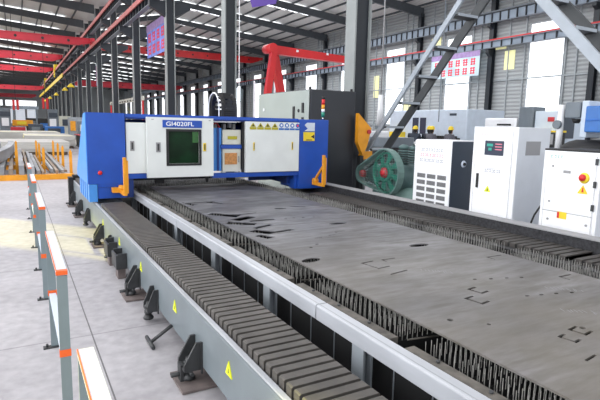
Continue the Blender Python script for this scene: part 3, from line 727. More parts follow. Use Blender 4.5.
# ------------------------------------------------------------------ tall dark cabinet behind gantry, orange bracket
t = thing('equipment_cabinet', 'tall dark grey equipment cabinet behind the right end of the gantry', 'cabinet', (6.4, 11, 0))
mb = MB(); mb.mat('cabinet_dark').rbox(5.76, 6.98, 9.85, 12.55, .10, 2.72, .02); body = mb.build('body', None, t)
MB().box(5.725, 5.739, 9.87, 12.53, .12, 2.70).build('side_panel', 'cabinet_sunlit', t)  # thin sheet in the painted sunlit tone
MB().box(5.718, 5.724, 9.9, 12.5, 2.04, 2.05).box(5.718, 5.724, 10.9, 10.91, .2, 2.04).build('panel_seam', 'seam', t)
for y, z0, z1 in ((10.55, 1.9, 2.35), (10.12, 1.85, 2.1), (10.12, 2.2, 2.42)):
    MB().rbox(5.70, 5.724, y-.04, y+.04, z0, z1, .004).build('handle', 'soft_black', t)
MB().cyl((5.71, 10.32, 2.25), (5.724, 10.32, 2.25), .04, 12).build('lock', 'soft_black', t)
MB().cyl((5.71, 12.2, 2.3), (5.724, 12.2, 2.3), .04, 12).build('lock', 'bright_white', t)
MB().rbox(5.76, 6.96, 9.9, 12.5, 0, .099, .005).build('plinth', 'soft_black', t)
for x in (5.8, 6.92): MB().cyl((x, 9.95, 2.72), (x, 9.95, 2.78), .03, 10).build('lifting_eye', 'soft_black', t)
for x, y in ((6.92, 12.4),): MB().cyl((x, y, 2.72), (x, y, 2.78), .03, 10).build('lifting_eye', 'soft_black', t)
t = thing('roller_arm', 'orange kinked steel arm beside the dark cabinet and under the stairs', 'machine arm', (7.0, 9.4, 0))
MB().prism([(6.92, 2.22), (7.30, 1.88), (7.20, 1.48), (7.08, 1.25), (6.92, 1.55)], 'y', 9.62, 9.74).build('upper_plate', 'orange', t)
MB().box(7.0, 7.1, 9.62, 9.74, 0, 1.24).build('post', 'soft_black', t)
MB().prism([(7.14, 1.32), (7.45, 1.34), (7.45, 1.18), (7.08, 1.12)], 'y', 9.752, 9.85).build('lower_arm', 'orange', t)
MB().cyl((7.22, 9.58, 1.80), (7.22, 9.619, 1.80), .05, 12).build('pivot', 'hub_red', t)

# ------------------------------------------------------------------ crossing stairs
def flight(label, A, B, x0, x1, hs, m1, m2):
    t = thing('steel_stair', label, 'stairs', (x0, A[0], 0))
    MB().bar((x0, *A), (x0, *B), .05, hs[0], (0, 0, 1)).build('stringer', m1, t)
    MB().bar((x1, *A), (x1, *B), .05, hs[1], (0, 0, 1)).build('stringer', m2, t, label='darker stringer')
    n = int(abs(B[1]-A[1])/.5)
    for i in range(1, n+1):
        k = (i-.45)/n; y = A[0]+(B[0]-A[0])*k; z = A[1]+(B[1]-A[1])*k
        mb = MB(); mb.mat('stair_dark').box(x0+.03, x1-.03, y-.13, y+.13, z-.05, z-.01).mat('stair_grey').box(x0+.03, x1-.03, y-.13, y+.13, z-.009, z).box(x0+.03, x1-.03, y-.145, y-.131, z-.05, z)
        mb.build('tread', None, t)
    return t
flight('grey steel stair rising to the right behind the pump and chiller', (11.28, .02), (6.74, 4.90), 7.5, 8.08, (.11, .19), 'stair_grey', 'stair_dark')
flight('grey steel stair descending at the top right corner of the picture', (6.38, 4.88), (1.72, .02), 7.5, 8.08, (.16, .17), 'stair_grey', 'stair_dark')

# ------------------------------------------------------------------ compressor pump with belt guard
t = thing('air_compressor', 'green air compressor with large red-hubbed fan wheel behind a belt guard', 'compressor', (7.1, 8.7, 0))
cy, cz, R1, yb, zb, R2 = 8.50, .95, .50, 9.27, .86, .20
# guard outline: hull of big and small circle
pts = []
for i in range(15):
    a = math.radians(-70+ i*(175)/14); pts.append((cy-R1*math.cos(a), cz+R1*math.sin(a)))
for i in range(8):
    a = math.radians(75-i*140/7); pts.append((yb+R2*math.cos(a), zb+R2*math.sin(a)))
rim = MB(); n = len(pts)
for i in range(n):
    (a, b), (c, d) = pts[i], pts[(i+1) % n]
    rim.bar((6.87, a, b), (6.87, c, d), .03, .16, (1, 0, 0))
rim.build('guard_rim', 'guard_green', t)
ms = MB()
def inside(y, z):
    r_ = False; j = n-1
    for i in range(n):
        if (pts[i][1] > z) != (pts[j][1] > z) and y < (pts[j][0]-pts[i][0])*(z-pts[i][1])/(pts[j][1]-pts[i][1])+pts[i][0]: r_ = not r_
        j = i
    return r_
z = .46
while z < 1.46:
    ys2 = [yy for yy in [7.95+.01*i for i in range(160)] if inside(yy, z)]
    if ys2: ms.box(6.795, 6.799, min(ys2), max(ys2), z-.0025, z+.0025)
    z += .055
y = 8.02
while y < 9.48:
    zs = [zz for zz in [.4+.01*i for i in range(110)] if inside(y, zz)]
    if zs: ms.box(6.790, 6.794, y-.0025, y+.0025, min(zs), max(zs))
    y += .055
ms.build('guard_mesh', 'guard_green', t)
wheel = MB()
# rim ring
def ring(mb, cx, cyy, czz, r0, r1, x0, x1, n=36):
    vs = []
    for x in (x0, x1):
        for r_ in (r0, r1):
            vs += [(x, cyy+r_*math.cos(2*math.pi*i/n), czz+r_*math.sin(2*math.pi*i/n)) for i in range(n)]
    fs = []
    for i in range(n):
        j = (i+1) % n
        fs += [(i, j, n+j, n+i), (2*n+i, 3*n+i, 3*n+j, 2*n+j), (i, 2*n+i, 2*n+j, j), (n+i, n+j, 3*n+j, 3*n+i)]
    mb.add(vs, fs, True)
ring(wheel, 0, cy, cz, .41, .435, 6.86, 6.95)
ring(wheel, 0, cy, cz, .13, .20, 6.83, 6.93)
for k in range(8):
    a = 2*math.pi*k/8+.2; c_, s_ = math.cos(a), math.sin(a)
    A = Vector((6.86, cy+.17*c_, cz+.17*s_)); B = Vector((6.90, cy+.40*c_, cz+.40*s_)); pp = Vector((0, -s_, c_))
    wheel.add([A-pp*.025, A+pp*.025, B+pp*.10, B-pp*.05, A-pp*.025+Vector((.03, 0, 0)), A+pp*.025+Vector((.03, 0, 0)), B+pp*.10+Vector((.03, 0, 0)), B-pp*.05+Vector((.03, 0, 0))],
              [(0, 1, 2, 3), (7, 6, 5, 4), (0, 4, 5, 1), (1, 5, 6, 2), (2, 6, 7, 3), (3, 7, 4, 0)])
wh = wheel.build('fan_wheel', 'pump_green', t)
MB().lathe([(.02, -.03), (.06, -.03), (.06, 0), (.115, .01), (.115, .10)], (6.80, cy, cz), 'x', 24).build('hub', 'hub_red', wh, label='red wheel hub')
MB().lathe([(.03, -.02), (.08, -.02), (.09, .06)], (6.82, yb, zb), 'x', 18).build('motor_pulley', 'hub_red', t)
for dz in (1, -1):
    MB().bar((6.90, cy, cz+dz*.40), (6.90, yb, zb+dz*.085), .05, .012).build('belt', 'soft_black', t)
MB().lathe([(.12, 0), (.30, .05), (.30, .55), (.12, .6)], (7.05, 8.5, .85), 'x', 20).build('crankcase', 'grey_teal', t)
for k, (yy, a) in enumerate(((8.2, .35), (8.55, 0.))):
    cmb = MB()
    for i in range(6): cmb.lathe([(.10, i*.05), (.14, i*.05+.005), (.14, i*.05+.02), (.10, i*.05+.03)], (7.35, yy-.05, 1.15), 'z', 16)
    cmb.lathe([(.11, .3), (.12, .36), (.05, .40)], (7.35, yy-.05, 1.15), 'z', 16); cmb.build('cylinder_head', 'grey_teal', t)
MB().lathe([(.16, 0), (.22, .02), (.22, .5), (.14, .55)], (7.1, 9.25, .86), 'x', 20).build('motor', 'grey_teal', t)
MB().lathe([(.10, 0), (.30, .08), (.30, 1.35), (.10, 1.45)], (7.35, 7.75+.1, .33), 'y', 24).build('tank', 'guard_green', t)
for yy in (8.1, 9.2):
    MB().box(7.1, 7.6, yy-.03, yy+.03, 0, .15).build('foot', 'soft_black', t)
MB().tube([(7.3, 8.15, 1.5), (7.2, 8.0, 1.62), (7.25, 7.85, 1.3), (7.3, 7.85, .65)], .022).build('pipe', 'chrome', t)
# ------------------------------------------------------------------ chiller, cabinets
t = thing('water_chiller', 'white and dark blue chiller with rows of vent grilles next to the pump', 'chiller', (6.5, 6.4, 0))
MB().rbox(6.2, 6.95, 5.98, 6.86, .06, 1.70, .01).build('body', 'navy_grey', t)
fp = MB().rbox(6.185, 6.199, 5.985, 6.855, .08, 1.70, .004).build('front_panel', 'bright_white', t)
MB().rbox(6.2, 6.94, 5.99, 6.85, 1.701, 1.715, .003).build('top_panel', 'bright_white', t)
for x, y in ((6.25, 6.05), (6.25, 6.8), (6.9, 6.05), (6.9, 6.8)): MB().cyl((x, y, 0), (x, y, .06), .03, 10).build('caster', 'soft_black', t)
for r_ in range(6):
    for c_ in range(3):
        y = 6.76-c_*.245; z = 1.13-r_*.115
        mb = MB(); mb.mat('mesh_grey').box(6.178, 6.1845, y-.20, y, z-.075, z)
        mb.mat('jack_metal')
        for k in range(9): mb.box(6.176, 6.1778, y-.19+k*.021, y-.181+k*.021, z-.07, z-.005)
        mb.build('vent_grille', None, fp)
MB().glyphs(9, (6.183, 6.70, 1.515), .062, 0.98).build('lettering', 'text_grey', fp)
MB().glyphs(10, (6.183, 6.71, 1.425), .060, 0.95).build('lettering', 'text_pink', fp)
MB().glyphs(12, (6.183, 6.72, 1.335), .060, 0.8).build('lettering', 'text_grey', fp)
kn = MB().lathe([(.05, -.015), (.06, 0)], (6.47, 5.98, 1.33), 'y', 20).build('round_lock', 'silver', t)
MB().lathe([(.025, -.02), (.03, -.0)], (6.47, 5.965, 1.33), 'y', 14).build('lock_core', 'soft_black', kn)
# tall white cabinet with screen
t = thing('laser_source_cabinet', 'tall white control cabinet with a small dark screen and grey side', 'cabinet', (6.5, 5.2, 0))
MB().rbox(6.215, 6.92, 4.76, 5.56, .05, 1.95, .012).build('body', 'side_grey', t)
fp = MB().rbox(6.20, 6.214, 4.762, 5.558, .05, 1.95, .004).build('front_frame', 'bright_white', t)
dr = MB().rbox(6.188, 6.1995, 4.835, 5.50, .40, 1.885, .004).build('door', 'bright_white', t)
MB().box(6.186, 6.1875, 4.835, 5.50, 1.875, 1.878).box(6.186, 6.1875, 4.838, 4.841, .4, 1.875).box(6.186, 6.1875, 5.495, 5.498, .4, 1.875).build('seam', 'mesh_grey', dr)
sc = MB().rbox(6.180, 6.1875, 4.98, 5.32, 1.53, 1.745, .004).build('screen', 'screen', dr)
MB().box(6.178, 6.1795, 5.17, 5.28, 1.66, 1.70).box(6.178, 6.1795, 5.19, 5.25, 1.60, 1.64).build('screen_graphic', 'screen_green', sc)
mb = MB()
for r_ in range(3): mb.box(6.178, 6.1795, 5.01, 5.13, 1.69-r_*.04, 1.705-r_*.04)
mb.build('screen_text', 'text_pink', sc)
MB().glyphs(6, (6.186, 5.44, 1.82), .035, 1.0).build('lettering', 'text_pink', dr)
MB().glyphs(7, (6.186, 5.30, 1.27), .055, 0.8).build('lettering', 'text_grey', dr)
MB().box(6.186, 6.1875, 5.08, 5.30, 1.33, 1.334).build('underline', 'text_grey', dr)
MB().rbox(6.165, 6.1875, 5.40, 5.435, 1.02, 1.24, .004).build('handle', 'black', dr)
wt = MB().prism([(5.16, .975), (5.28, .975), (5.22, 1.07)], 'x', 6.186, 6.1875).build('warning_sticker', 'lime', dr)
MB().prism([(5.205, .99), (5.235, .99), (5.22, 1.035)], 'x', 6.184, 6.1858).build('symbol', 'soft_black', wt)
MB().glyphs(13, (6.186, 5.42, .60), .038, 0.95).build('lettering', 'text_grey', dr)
MB().box(6.38, 6.70, 4.755, 4.7595, 1.55, 1.75).build('side_vent', 'mesh_grey', t)
for x, y in ((6.3, 4.85), (6.3, 5.45), (6.85, 4.85), (6.85, 5.45)): MB().cyl((x, y, 0), (x, y, .05), .03, 10).build('foot', 'soft_black', t)
# lower white cabinet
t = thing('electrical_cabinet', 'low white electrical cabinet with red rotary switch at the right edge', 'cabinet', (6.6, 4.0, 0))
MB().rbox(6.215, 7.0, 3.55, 4.33, .05, 1.64, .01).build('body', 'side_grey', t)
MB().rbox(6.20, 6.214, 3.552, 4.328, .05, 1.65, .004).build('front_frame', 'bright_white', t)
MB().rbox(6.2, 7.0, 3.55, 4.33, 1.652, 1.675, .003).build('top_sheet', 'soft_black', t)
d1 = MB().rbox(6.188, 6.1995, 3.60, 4.28, .86, 1.61, .004).build('upper_door', 'bright_white', t)
d2 = MB().rbox(6.188, 6.1995, 3.60, 4.28, .20, .845, .004).build('lower_door', 'bright_white', t)
MB().box(6.186, 6.1875, 3.60, 4.28, .848, .854).box(6.186, 6.1875, 4.272, 4.275, .2, 1.6).box(6.186, 6.1875, 3.605, 3.608, .2, 1.6).box(6.186, 6.1875, 3.60, 4.28, 1.597, 1.6).build('seam', 'mesh_grey', t)
pl_ = MB().rbox(6.183, 6.1875, 3.93, 4.03, 1.37, 1.405, .002).build('name_plate', 'mesh_grey', d1)
sw = MB().lathe([(.06, -.02), (.07, 0)], (6.187, 3.745, 1.33), 'x', 22).build('rotary_switch', 'yellow', d1)
MB().lathe([(.03, -.035), (.045, -.012), (.045, 0)], (6.166, 3.755, 1.335), 'x', 18).build('knob', 'bright_red', sw)
wt = MB().prism([(3.68, 1.13), (3.82, 1.13), (3.75, 1.245)], 'x', 6.186, 6.1875).build('warning_sticker', 'yellow', d1)
MB().prism([(3.735, 1.15), (3.765, 1.15), (3.755, 1.21), (3.745, 1.21)], 'x', 6.184, 6.1858).build('symbol', 'bright_red', wt)
MB().glyphs(4, (6.186, 4.22, 1.555), .04, 1.2).build('lettering', 'screen_green', d1)
for z in (1.27, 1.55): MB().rbox(6.17, 6.1875, 3.585, 3.62, z-.05, z+.03, .003).build('hinge', 'jack_metal', d1)
MB().rbox(6.17, 6.1875, 3.585, 3.62, .93, 1.01, .003).build('hinge', 'jack_metal', d1)
for y, z in ((4.18, 1.45), (4.19, .98)): MB().cyl((6.176, y, z), (6.1875, y, z), .013, 10).build('lock', 'mesh_grey', d1)
for y, z in ((4.19, .74), (3.66, .74)): MB().cyl((6.176, y, z), (6.1875, y, z), .015, 10).build('lock', 'mesh_grey', d2)
st = MB().box(6.184, 6.1875, 3.93, 4.06, .77, .86).build('warning_sticker', 'yellow', d2)
MB().box(6.182, 6.1838, 4.03, 4.06, .775, .855).build('red_field', 'bright_red', st)
for x, y in ((6.3, 3.65), (6.3, 4.25), (6.9, 3.65), (6.9, 4.25)): MB().cyl((x, y, 0), (x, y, .05), .03, 10).build('foot', 'soft_black', t)
o = MB().tube([(6.45, 4.42, .95), (6.42, 4.47, .86), (6.38, 4.53, .72), (6.35, 4.57, .55), (6.34, 4.59, .3), (6.34, 4.6, .02)], .014, 8).build('power_cable', 'cable'); single(o, 'black cable curving down between the two white cabinets', 'cable')

# ------------------------------------------------------------------ machines behind the cabinets
t = thing('machining_centre', 'large pale blue-white machine enclosure behind the workers', 'machine', (18, 18.4, 0))
MB().rbox(17.0, 19.4, 15.7, 20.9, .12, 2.78, .05).build('enclosure', 'machine_white', t)
MB().rbox(17.1, 19.3, 15.8, 20.8, 0, .12, .01).build('plinth', 'machine_grey', t)
for y in (18.9, 18.38): MB().rbox(16.97, 16.999, y-.20, y+.20, 1.65, 2.42, .01).build('window', 'screen', t)
MB().box(16.985, 16.999, 15.75, 20.85, 2.25, 2.27).box(16.985, 16.999, 17.4, 17.42, .2, 2.7).build('panel_seam', 'silver', t)
MB().box(16.985, 16.999, 16.3, 16.7, 2.50, 2.60).build('name_plate', 'navy_grey', t)
mb = MB().box(16.6, 16.98, 16.0, 18.2, 1.45, 1.52)
for i in range(10): mb.box(16.7, 16.9, 16.1+i*.2, 16.22+i*.2, 1.52, 1.60)
mb.build('tool_shelf', 'soft_black', t)
MB().box(16.6, 16.98, 19.6, 20.6, 1.45, 1.72).build('yellow_tray', 'yellow', t)
# white bench top & black clutter behind the chiller
t = thing('work_bench', 'dark cluttered workbench where the workers stand behind the chiller', 'workbench', (16.2, 15.5, 0))
MB().rbox(15.95, 16.5, 13.6, 17.9, .84, .92, .01).build('bench_top', 'soft_black', t)
for x, y in ((16.05, 13.7), (16.4, 13.7), (16.05, 17.8), (16.4, 17.8)): MB().box(x-.05, x+.05, y-.05, y+.05, 0, .84).build('leg', 'machine_grey', t)
MB().rbox(16.0, 16.4, 17.0, 17.6, .93, 1.4, .03).build('vice_body', 'machine_grey', t)
MB().rbox(16.0, 16.4, 14.0, 14.6, .93, 1.28, .03).build('tool_chest', 'navy_grey', t)
t = thing('lathe_machine', 'dark machine with white end box behind the green belt guard', 'machine', (11.3, 13.8, 0))
MB().rbox(10.3, 11.6, 12.6, 14.9, .3, 1.25, .03).build('bed', 'soft_black', t)
MB().rbox(10.25, 11.5, 14.1, 15.2, 1.255, 1.78, .03).build('head_stock', 'bright_white', t)
MB().rbox(10.4, 11.5, 12.8, 13.9, 1.26, 1.6, .03).build('gear_box', 'machine_grey', t)
MB().box(10.4, 11.5, 12.8, 14.7, 0, .29).build('plinth', 'machine_grey', t)
MB().lathe([(.12, 0), (.25, .02), (.25, .2)], (10.2, 13.8, 1.0), 'x', 20).build('chuck', 'bright_white', t)
# grey cylinder part hung beside post (pneumatic spring)
t = thing('hanging_weight', 'pale slim counterweight hanging left of the stair, above the orange arm', 'counterweight', (9.4, 12.0, 1.9))
MB().cyl((9.4, 12.0, 1.95), (9.4, 12.0, 2.85), .10, 14, .07).build('weight', 'bright_white', t)
MB().cyl((9.4, 12.0, 2.85), (9.4, 12.0, 6.2), .02, 8).build('rod', 'mesh_grey', t)
MB().box(9.30, 9.50, 11.9, 12.1, 1.86, 1.949).build('buffer', 'machine_grey', t)
# milling machines on the right
t = thing('wall_machine', 'white low machine cover behind the tall white cabinet', 'machine', (10.8, 8.5, 0))
MB().rbox(10.5, 11.8, 8.15, 9.1, .1, 2.2, .03).build('cover', 'bright_white', t); MB().box(10.6, 11.7, 8.2, 9.0, 0, .1).build('plinth', 'machine_grey', t)
MB().box(10.48, 10.499, 8.3, 8.7, 2.02, 2.06).build('slot', 'soft_black', t)
t = thing('milling_machine', 'grey and pale blue milling machine with red badge between the two cabinets', 'machine', (10.9, 7.6, 0))
MB().rbox(10.5, 10.95, 7.72, 8.10, 1.4, 2.46, .02).build('control_pendant', 'machine_grey', t)
mb_ = MB().rbox(10.55, 11.6, 7.10, 7.70, .1, 2.36, .02).build('column_body', 'machine_white', t)
MB().rbox(10.53, 10.549, 7.20, 7.36, 2.12, 2.22, .004).build('badge', 'hub_red', mb_)
MB().rbox(10.5, 10.9, 6.94, 7.08, 1.75, 2.38, .01).build('side_door', 'navy_grey', t)
MB().rbox(10.3, 10.49, 6.85, 7.6, 1.88, 1.92, .005).build('yellow_edge', 'yellow', t)
MB().rbox(10.2, 10.54, 6.9, 7.5, 1.55, 1.87, .01).build('ram', 'soft_black', t)
mb = MB()
for i in range(5): mb.box(10.185, 10.199, 6.95+i*.11, 7.02+i*.11, 1.62, 1.84)
mb.build('louvre', 'mesh_grey', t)
MB().box(10.6, 11.5, 7.15, 7.65, 0, .1).box(10.6, 10.9, 7.75, 8.05, 0, 1.39).build('base', 'machine_grey', t)
t = thing('boring_machine', 'white and blue boring machine with dark round base behind the right cabinet', 'machine', (9.4, 5.6, 0))
MB().lathe([(.50, 0), (.55, .05), (.55, .16), (.42, .24), (.30, .28)], (9.2, 5.45, 1.48), 'z', 28).build('round_table', 'soft_black', t)
MB().cyl((9.2, 5.45, 0), (9.2, 5.45, 1.48), .38, 24).build('pedestal', 'machine_grey', t)
MB().rbox(8.95, 9.25, 5.62, 5.92, 2.15, 2.44, .02).build('spindle_head', 'machine_grey', t)
MB().cyl((9.1, 5.77, 2.14), (9.1, 5.77, 2.06), .09, 16, .05).build('spindle', 'soft_black', t)
MB().rbox(8.95, 9.4, 5.47, 5.60, 1.80, 2.46, .02).build('arm', 'machine_white', t)
MB().rbox(8.85, 9.5, 4.6, 5.46, 1.90, 2.36, .02).build('motor_housing', 'machine_blue', t)
MB().rbox(8.83, 8.849, 5.0, 5.44, 2.10, 2.13, .004).build('trim_bar', 'sign_blue', t)
MB().cyl((9.0, 6.02, 1.5), (9.0, 6.02, 2.40), .06, 14).build('guide_post', 'bright_white', t)
MB().cyl((8.88, 6.02, 2.03), (8.94, 6.02, 2.03), .08, 16).build('hand_wheel', 'machine_grey', t)
MB().rbox(8.9, 9.2, 5.7, 6.12, 1.42, 1.50, .01).build('foot_plate', 'machine_grey', t)

# ------------------------------------------------------------------ barrier frames
def barrier(y0, y1, label):
    t = thing('barrier_frame', label, 'barrier', (.2, (y0+y1)/2, 0), 'grey barrier frames along the walkway')
    x0, x1 = .168, .228
    MB().box(x0, x1, y0, y1, .975, 1.0).build('top_rail', 'silver', t)
    MB().box(x0-.002, x1+.002, y0-.006, y0+.035, .978, 1.004).build('edge_tape', 'fluo_orange', t)
    MB().box(x0-.0015, x0+.003, y0+.036, y1, .990, 1.003).build('edge_tape', 'fluo_orange', t)
    MB().box(x0+.005, x1-.005, y0+.03, y1-.03, .455, .479).build('middle_rail', 'silver', t)
    for y, yy in ((y0, y0+.02), (y1-.02, y1)):
        lg = MB().box(x0, x1, y, yy, .012, .972).build('leg', 'post_grey', t)
        MB().box(x0-.003, x1+.003, y-.003, yy+.003, .455, .50).build('orange_band', 'fluo_orange', lg)
        MB().box(x0-.06, x1, y-.02, yy+.02, 0, .010).build('foot_plate', 'jack_metal', lg)
        MB().cyl((x0-.03, (y+yy)/2, .010), (x0-.03, (y+yy)/2, .035), .010, 8).build('anchor_bolt', 'jack_metal', lg)
barrier(.55, 2.08, 'nearest grey barrier frame, only its pale top rail visible at the bottom edge')
barrier(3.27, 4.55, 'second nearest grey barrier frame with orange banded leg')
barrier(5.85, 7.10, 'third nearest grey barrier frame along the walkway')
barrier(8.40, 9.62, 'fourth nearest grey barrier frame along the walkway')
barrier(10.95, 12.2, 'farthest grey barrier frame, ending before the steel bar rack')

# ------------------------------------------------------------------ steel stock rack on the left
t = thing('bar_rack', 'orange steel bar rack lying on the floor across the left aisle', 'rack', (-.5, 20, 0))
box(-4.5, 1.62, 18.2, 18.45, 0, .17).build('base_beam', 'orange', t)
box(-4.5, 1.62, 22.3, 22.5, 0, .17).build('base_beam', 'orange', t)
box(-4.5, 1.62, 26.6, 26.8, 0, .17).build('base_beam', 'orange', t)
for x, yy in ((1.57, (18.6, 21.9, 24.5, 27.7)), (.84, (20.6, 24.4, 28.0)), (-.02, (19.7, 23.5, 27.0))):
    for y in yy:
        MB().prism([(x-.045, 0.0), (x+.045, 0.0), (x+.045, .86), (x, .96), (x-.045, .86)], 'y', y, y+.06).build('stake', 'orange', t)
for y in (21, 23.8): box(.95, 1.48, y, y+.12, .05, .168).build('cross_bar', 'orange', t)
bars = [(-.46, .17, 0, 11, .25, .28, 'bar_steel'), (-.20, .12, 0, 9, .22, .2, 'bar_rust'), (.10, .15, 0, 11, .24, .30, 'bar_steel'), (.28, .08, .3, 12, .14, .18, 'bar_rust'), (.42, .10, 0, 9, .22, .26, 'bar_steel'), (.58, .11, .1, 10, .1, .12, 'bar_steel'), (.71, .08, 0, 9, .12, .1, 'bar_rust'),
        (1.0, .08, .5, 10, .12, .12, 'bar_steel'), (1.12, .08, .1, 11, .09, .12, 'bar_rust'), (1.30, .09, .2, 12, .1, .12, 'bar_steel'), (1.42, .07, .6, 9, .1, .08, 'bar_rust')]
wh_ = ['grey steel section bar leftmost under the curved beams', 'brownish bar beside the leftmost grey section', 'grey box section right of the left orange stakes', 'slim brown bar on the left orange stake side', 'tall grey box section in the middle of the rack', 'pale flat bar left of the middle orange stakes', 'thin brown bar against the middle orange stakes',
       'grey bar just right of the middle orange stakes', 'thin brown bar second right of the middle stakes', 'pale bar in the right bay of the rack', 'thin brown bar against the right orange stakes']
for (x, w_, dy, ln, _, h, m_), lab in zip(bars, wh_):
    y0 = 18.5+dy+.12 if False else 18.75+dy
    mb = MB()
    mb.prism([(x-w_/2, .171), (x+w_/2, .171), (x+w_/2, .171+h), (x-w_/2, .171+h)], 'y', y0-.5, y0-.5+ln)
    mb.prism([(x-w_/2+.012, .183), (x+w_/2-.012, .183), (x+w_/2-.012, .159+h), (x-w_/2+.012, .159+h)], 'y', y0-.502, y0-.5)
    o = mb.build('steel_bar', m_); single(o, lab, 'steel bar', 'steel bars on the orange rack')
# curved beams at the far left
for k, (off, lab) in enumerate(((0, 'curved grey steel beam at the left edge on the bar rack, inner one'), (-.55, 'curved grey steel beam at the left edge on the bar rack, outer one'))):
    mb = MB(); P_ = []
    for i in range(15):
        y = 18.6+i*.75; P_.append((-.55+off-.018*(y-27)**2*.35+.33, y))
    vs = []; fs = []
    for (x, y) in P_: vs += [(x-.12, y, .50), (x+.12, y, .50), (x+.12, y, .86), (x-.12, y, .86)]
    for i in range(14):
        for j in range(4): a = i*4+j; b = i*4+(j+1) % 4; fs.append((a, b, b+4, a+4))
    fs += [(3, 2, 1, 0), (56, 57, 58, 59)]
    o = mb.add(vs, fs).build('curved_beam', 'bar_steel'); single(o, lab, 'steel beam', 'curved beams on the rack')
# pale sheet stacks
for (x0, x1, y0, y1, z, lab) in ((-1.2, 2.6, 31, 36, .75, 'nearest wide stack of pale steel sheet behind the bar rack'), (.5, 3.6, 38.5, 46, .82, 'middle stack of pale steel sheet behind the bar rack'), (-2.5, 3.5, 50, 57, .9, 'farthest stack of pale steel sheet before the machines')):
    t = thing('sheet_stack', lab, 'steel sheets', ((x0+x1)/2, (y0+y1)/2, 0), 'stacks of pale steel sheet')
    for yy in (y0+.4, (y0+y1)/2, y1-.5): box(x0+.1, x1-.1, yy, yy+.15, 0, .2).build('timber', 'bar_rust', t)
    k = 0; zz = .2
    while zz < z-.05:
        d_ = rnd.uniform(-.05, .05); MB().box(x0+d_, x1+d_, y0+d_, y1+d_, zz, zz+.13).build('sheet_pack', 'sheet_pale', t); zz += .135
# dark low girders between gantry and columns (left)
t = thing('girder_stack', 'dark red-edged steel girders lying beside the middle columns', 'steel girders', (4.6, 34, 0))
for i in range(4):
    x = 4.2+i*.45; mb = MB(); mb.mat('soft_black').box(x-.02, x+.02, 26, 44, .06, .84).mat('hub_red').box(x-.16, x+.16, 26, 44, .84, .90).mat('soft_black').box(x-.16, x+.16, 26, 44, 0, .06)
    mb.build('girder', None, t)

# distant machines in the left bay
def mach(name, label, cat, x0, x1, y, z0, z1, mat, extra=()):
    t = thing(name, label, cat, ((x0+x1)/2, y+.7, 0))
    MB().rbox(x0, x1, y, y+1.6, z0, z1, .04).build('body', mat, t)
    if z0 > .05:
        for xx in (x0+.08, x1-.08):
            box(xx-.06, xx+.06, y+.1, y+.22, 0, z0).build('leg', 'machine_grey', t); box(xx-.06, xx+.06, y+1.3, y+1.42, 0, z0).build('leg', 'machine_grey', t)
    for (nm, a, b, c_, d_, m_) in extra: MB().rbox(a, b, y-.12, y-.002, c_, d_, .02).build(nm, m_, t)
    return t
mach('welding_gantry', 'far grey welding gantry post with white control box, left of the hook', 'machine', -1.5, -.4, 66, .0, 3.2, 'machine_grey', (('control_box', -1.3, -.6, 1.2, 2.1, 'bright_white'), ('rail_cover', -1.45, -.45, 2.3, 2.8, 'navy_grey')))
mach('welding_gantry', 'far grey welding gantry post with white control box, right of the hook', 'machine', 3.4, 4.4, 66, .0, 3.2, 'machine_grey', (('control_box', 3.5, 4.2, 1.2, 2.1, 'bright_white'), ('rail_cover', 3.45, 4.35, 2.3, 2.8, 'navy_grey')))
mach('red_machine_base', 'far bright red machine base behind the pale sheets', 'machine', -.45, .95, 62, .3, 1.15, 'deep_red', (('panel', -.2, .6, .5, .9, 'hub_red'),))
mach('yellow_welder', 'far yellow machine body above the red machine base', 'machine', -.3, 1.9, 70, 1.2, 1.9, 'orange', (('panel', .2, 1.2, 1.35, 1.75, 'yellow'),))
mach('submerged_welder', 'far dark blue machine right of the red machine base', 'machine', 1.2, 2.6, 61, .2, 1.5, 'navy_grey', (('panel', 1.5, 2.3, .6, 1.2, 'machine_grey'),))
mach('submerged_welder', 'far bright blue machine before the white control box', 'machine', 2.7, 4.6, 60, .2, 1.3, 'machine_blue', (('panel', 3.0, 4.2, .5, 1.1, 'navy_grey'),))
mach('storage_shelf', 'far pale shelf unit at the foot of the middle columns, nearest of the row', 'shelf', 5.0, 6.2, 50, .1, 1.9, 'machine_grey', (('bin_row', 5.1, 6.1, .3, .8, 'label_orange'), ('carton', 5.1, 5.6, 1.0, 1.6, 'cream'), ('carton', 5.65, 6.1, 1.0, 1.4, 'sheet_pale')))
mach('fume_filter', 'far grey box machine with orange panel beside the middle columns', 'machine', 4.9, 6.2, 58, .1, 2.3, 'leg_grey', (('panel', 5.0, 5.5, .9, 1.9, 'orange'), ('door', 5.6, 6.1, .4, 1.9, 'bright_white')))
mach('work_booth', 'far cream work booth beside the middle columns, behind the orange-panelled machine', 'booth', 5.0, 6.3, 72, .0, 2.5, 'cream', (('window', 5.3, 6.0, 1.3, 2.1, 'navy_grey'),))
mach('plate_saddle', 'far dark low machine crossing the aisle behind the pale sheets', 'machine', 1.4, 4.8, 84, .3, 2.2, 'soft_black', (('panel', 1.8, 2.6, .9, 1.8, 'machine_grey'), ('panel', 3.2, 4.2, .8, 1.5, 'machine_blue')))
mach('gas_cabinet', 'far white cabinet on the left edge behind the red machine base', 'cabinet', -2.6, -.9, 80, .1, 2.6, 'bright_white', (('door', -2.3, -1.3, .5, 2.2, 'machine_white'),))
t = thing('overhead_portal', 'far blue-grey portal frame over the aisle with red hoist', 'machine', (1.2, 75, 0))
for x in (-.1, 2.5): box(x-.1, x+.1, 75, 75.3, 0, 3.3).build('post', 'machine_grey', t)
box(-.4, 2.8, 75, 75.3, 3.3, 3.7).build('beam', 'girder_blue', t)
t = thing('crane_hook', 'far red twin hook block hanging over the left aisle', 'crane hook', (.1, 65, 3.2))
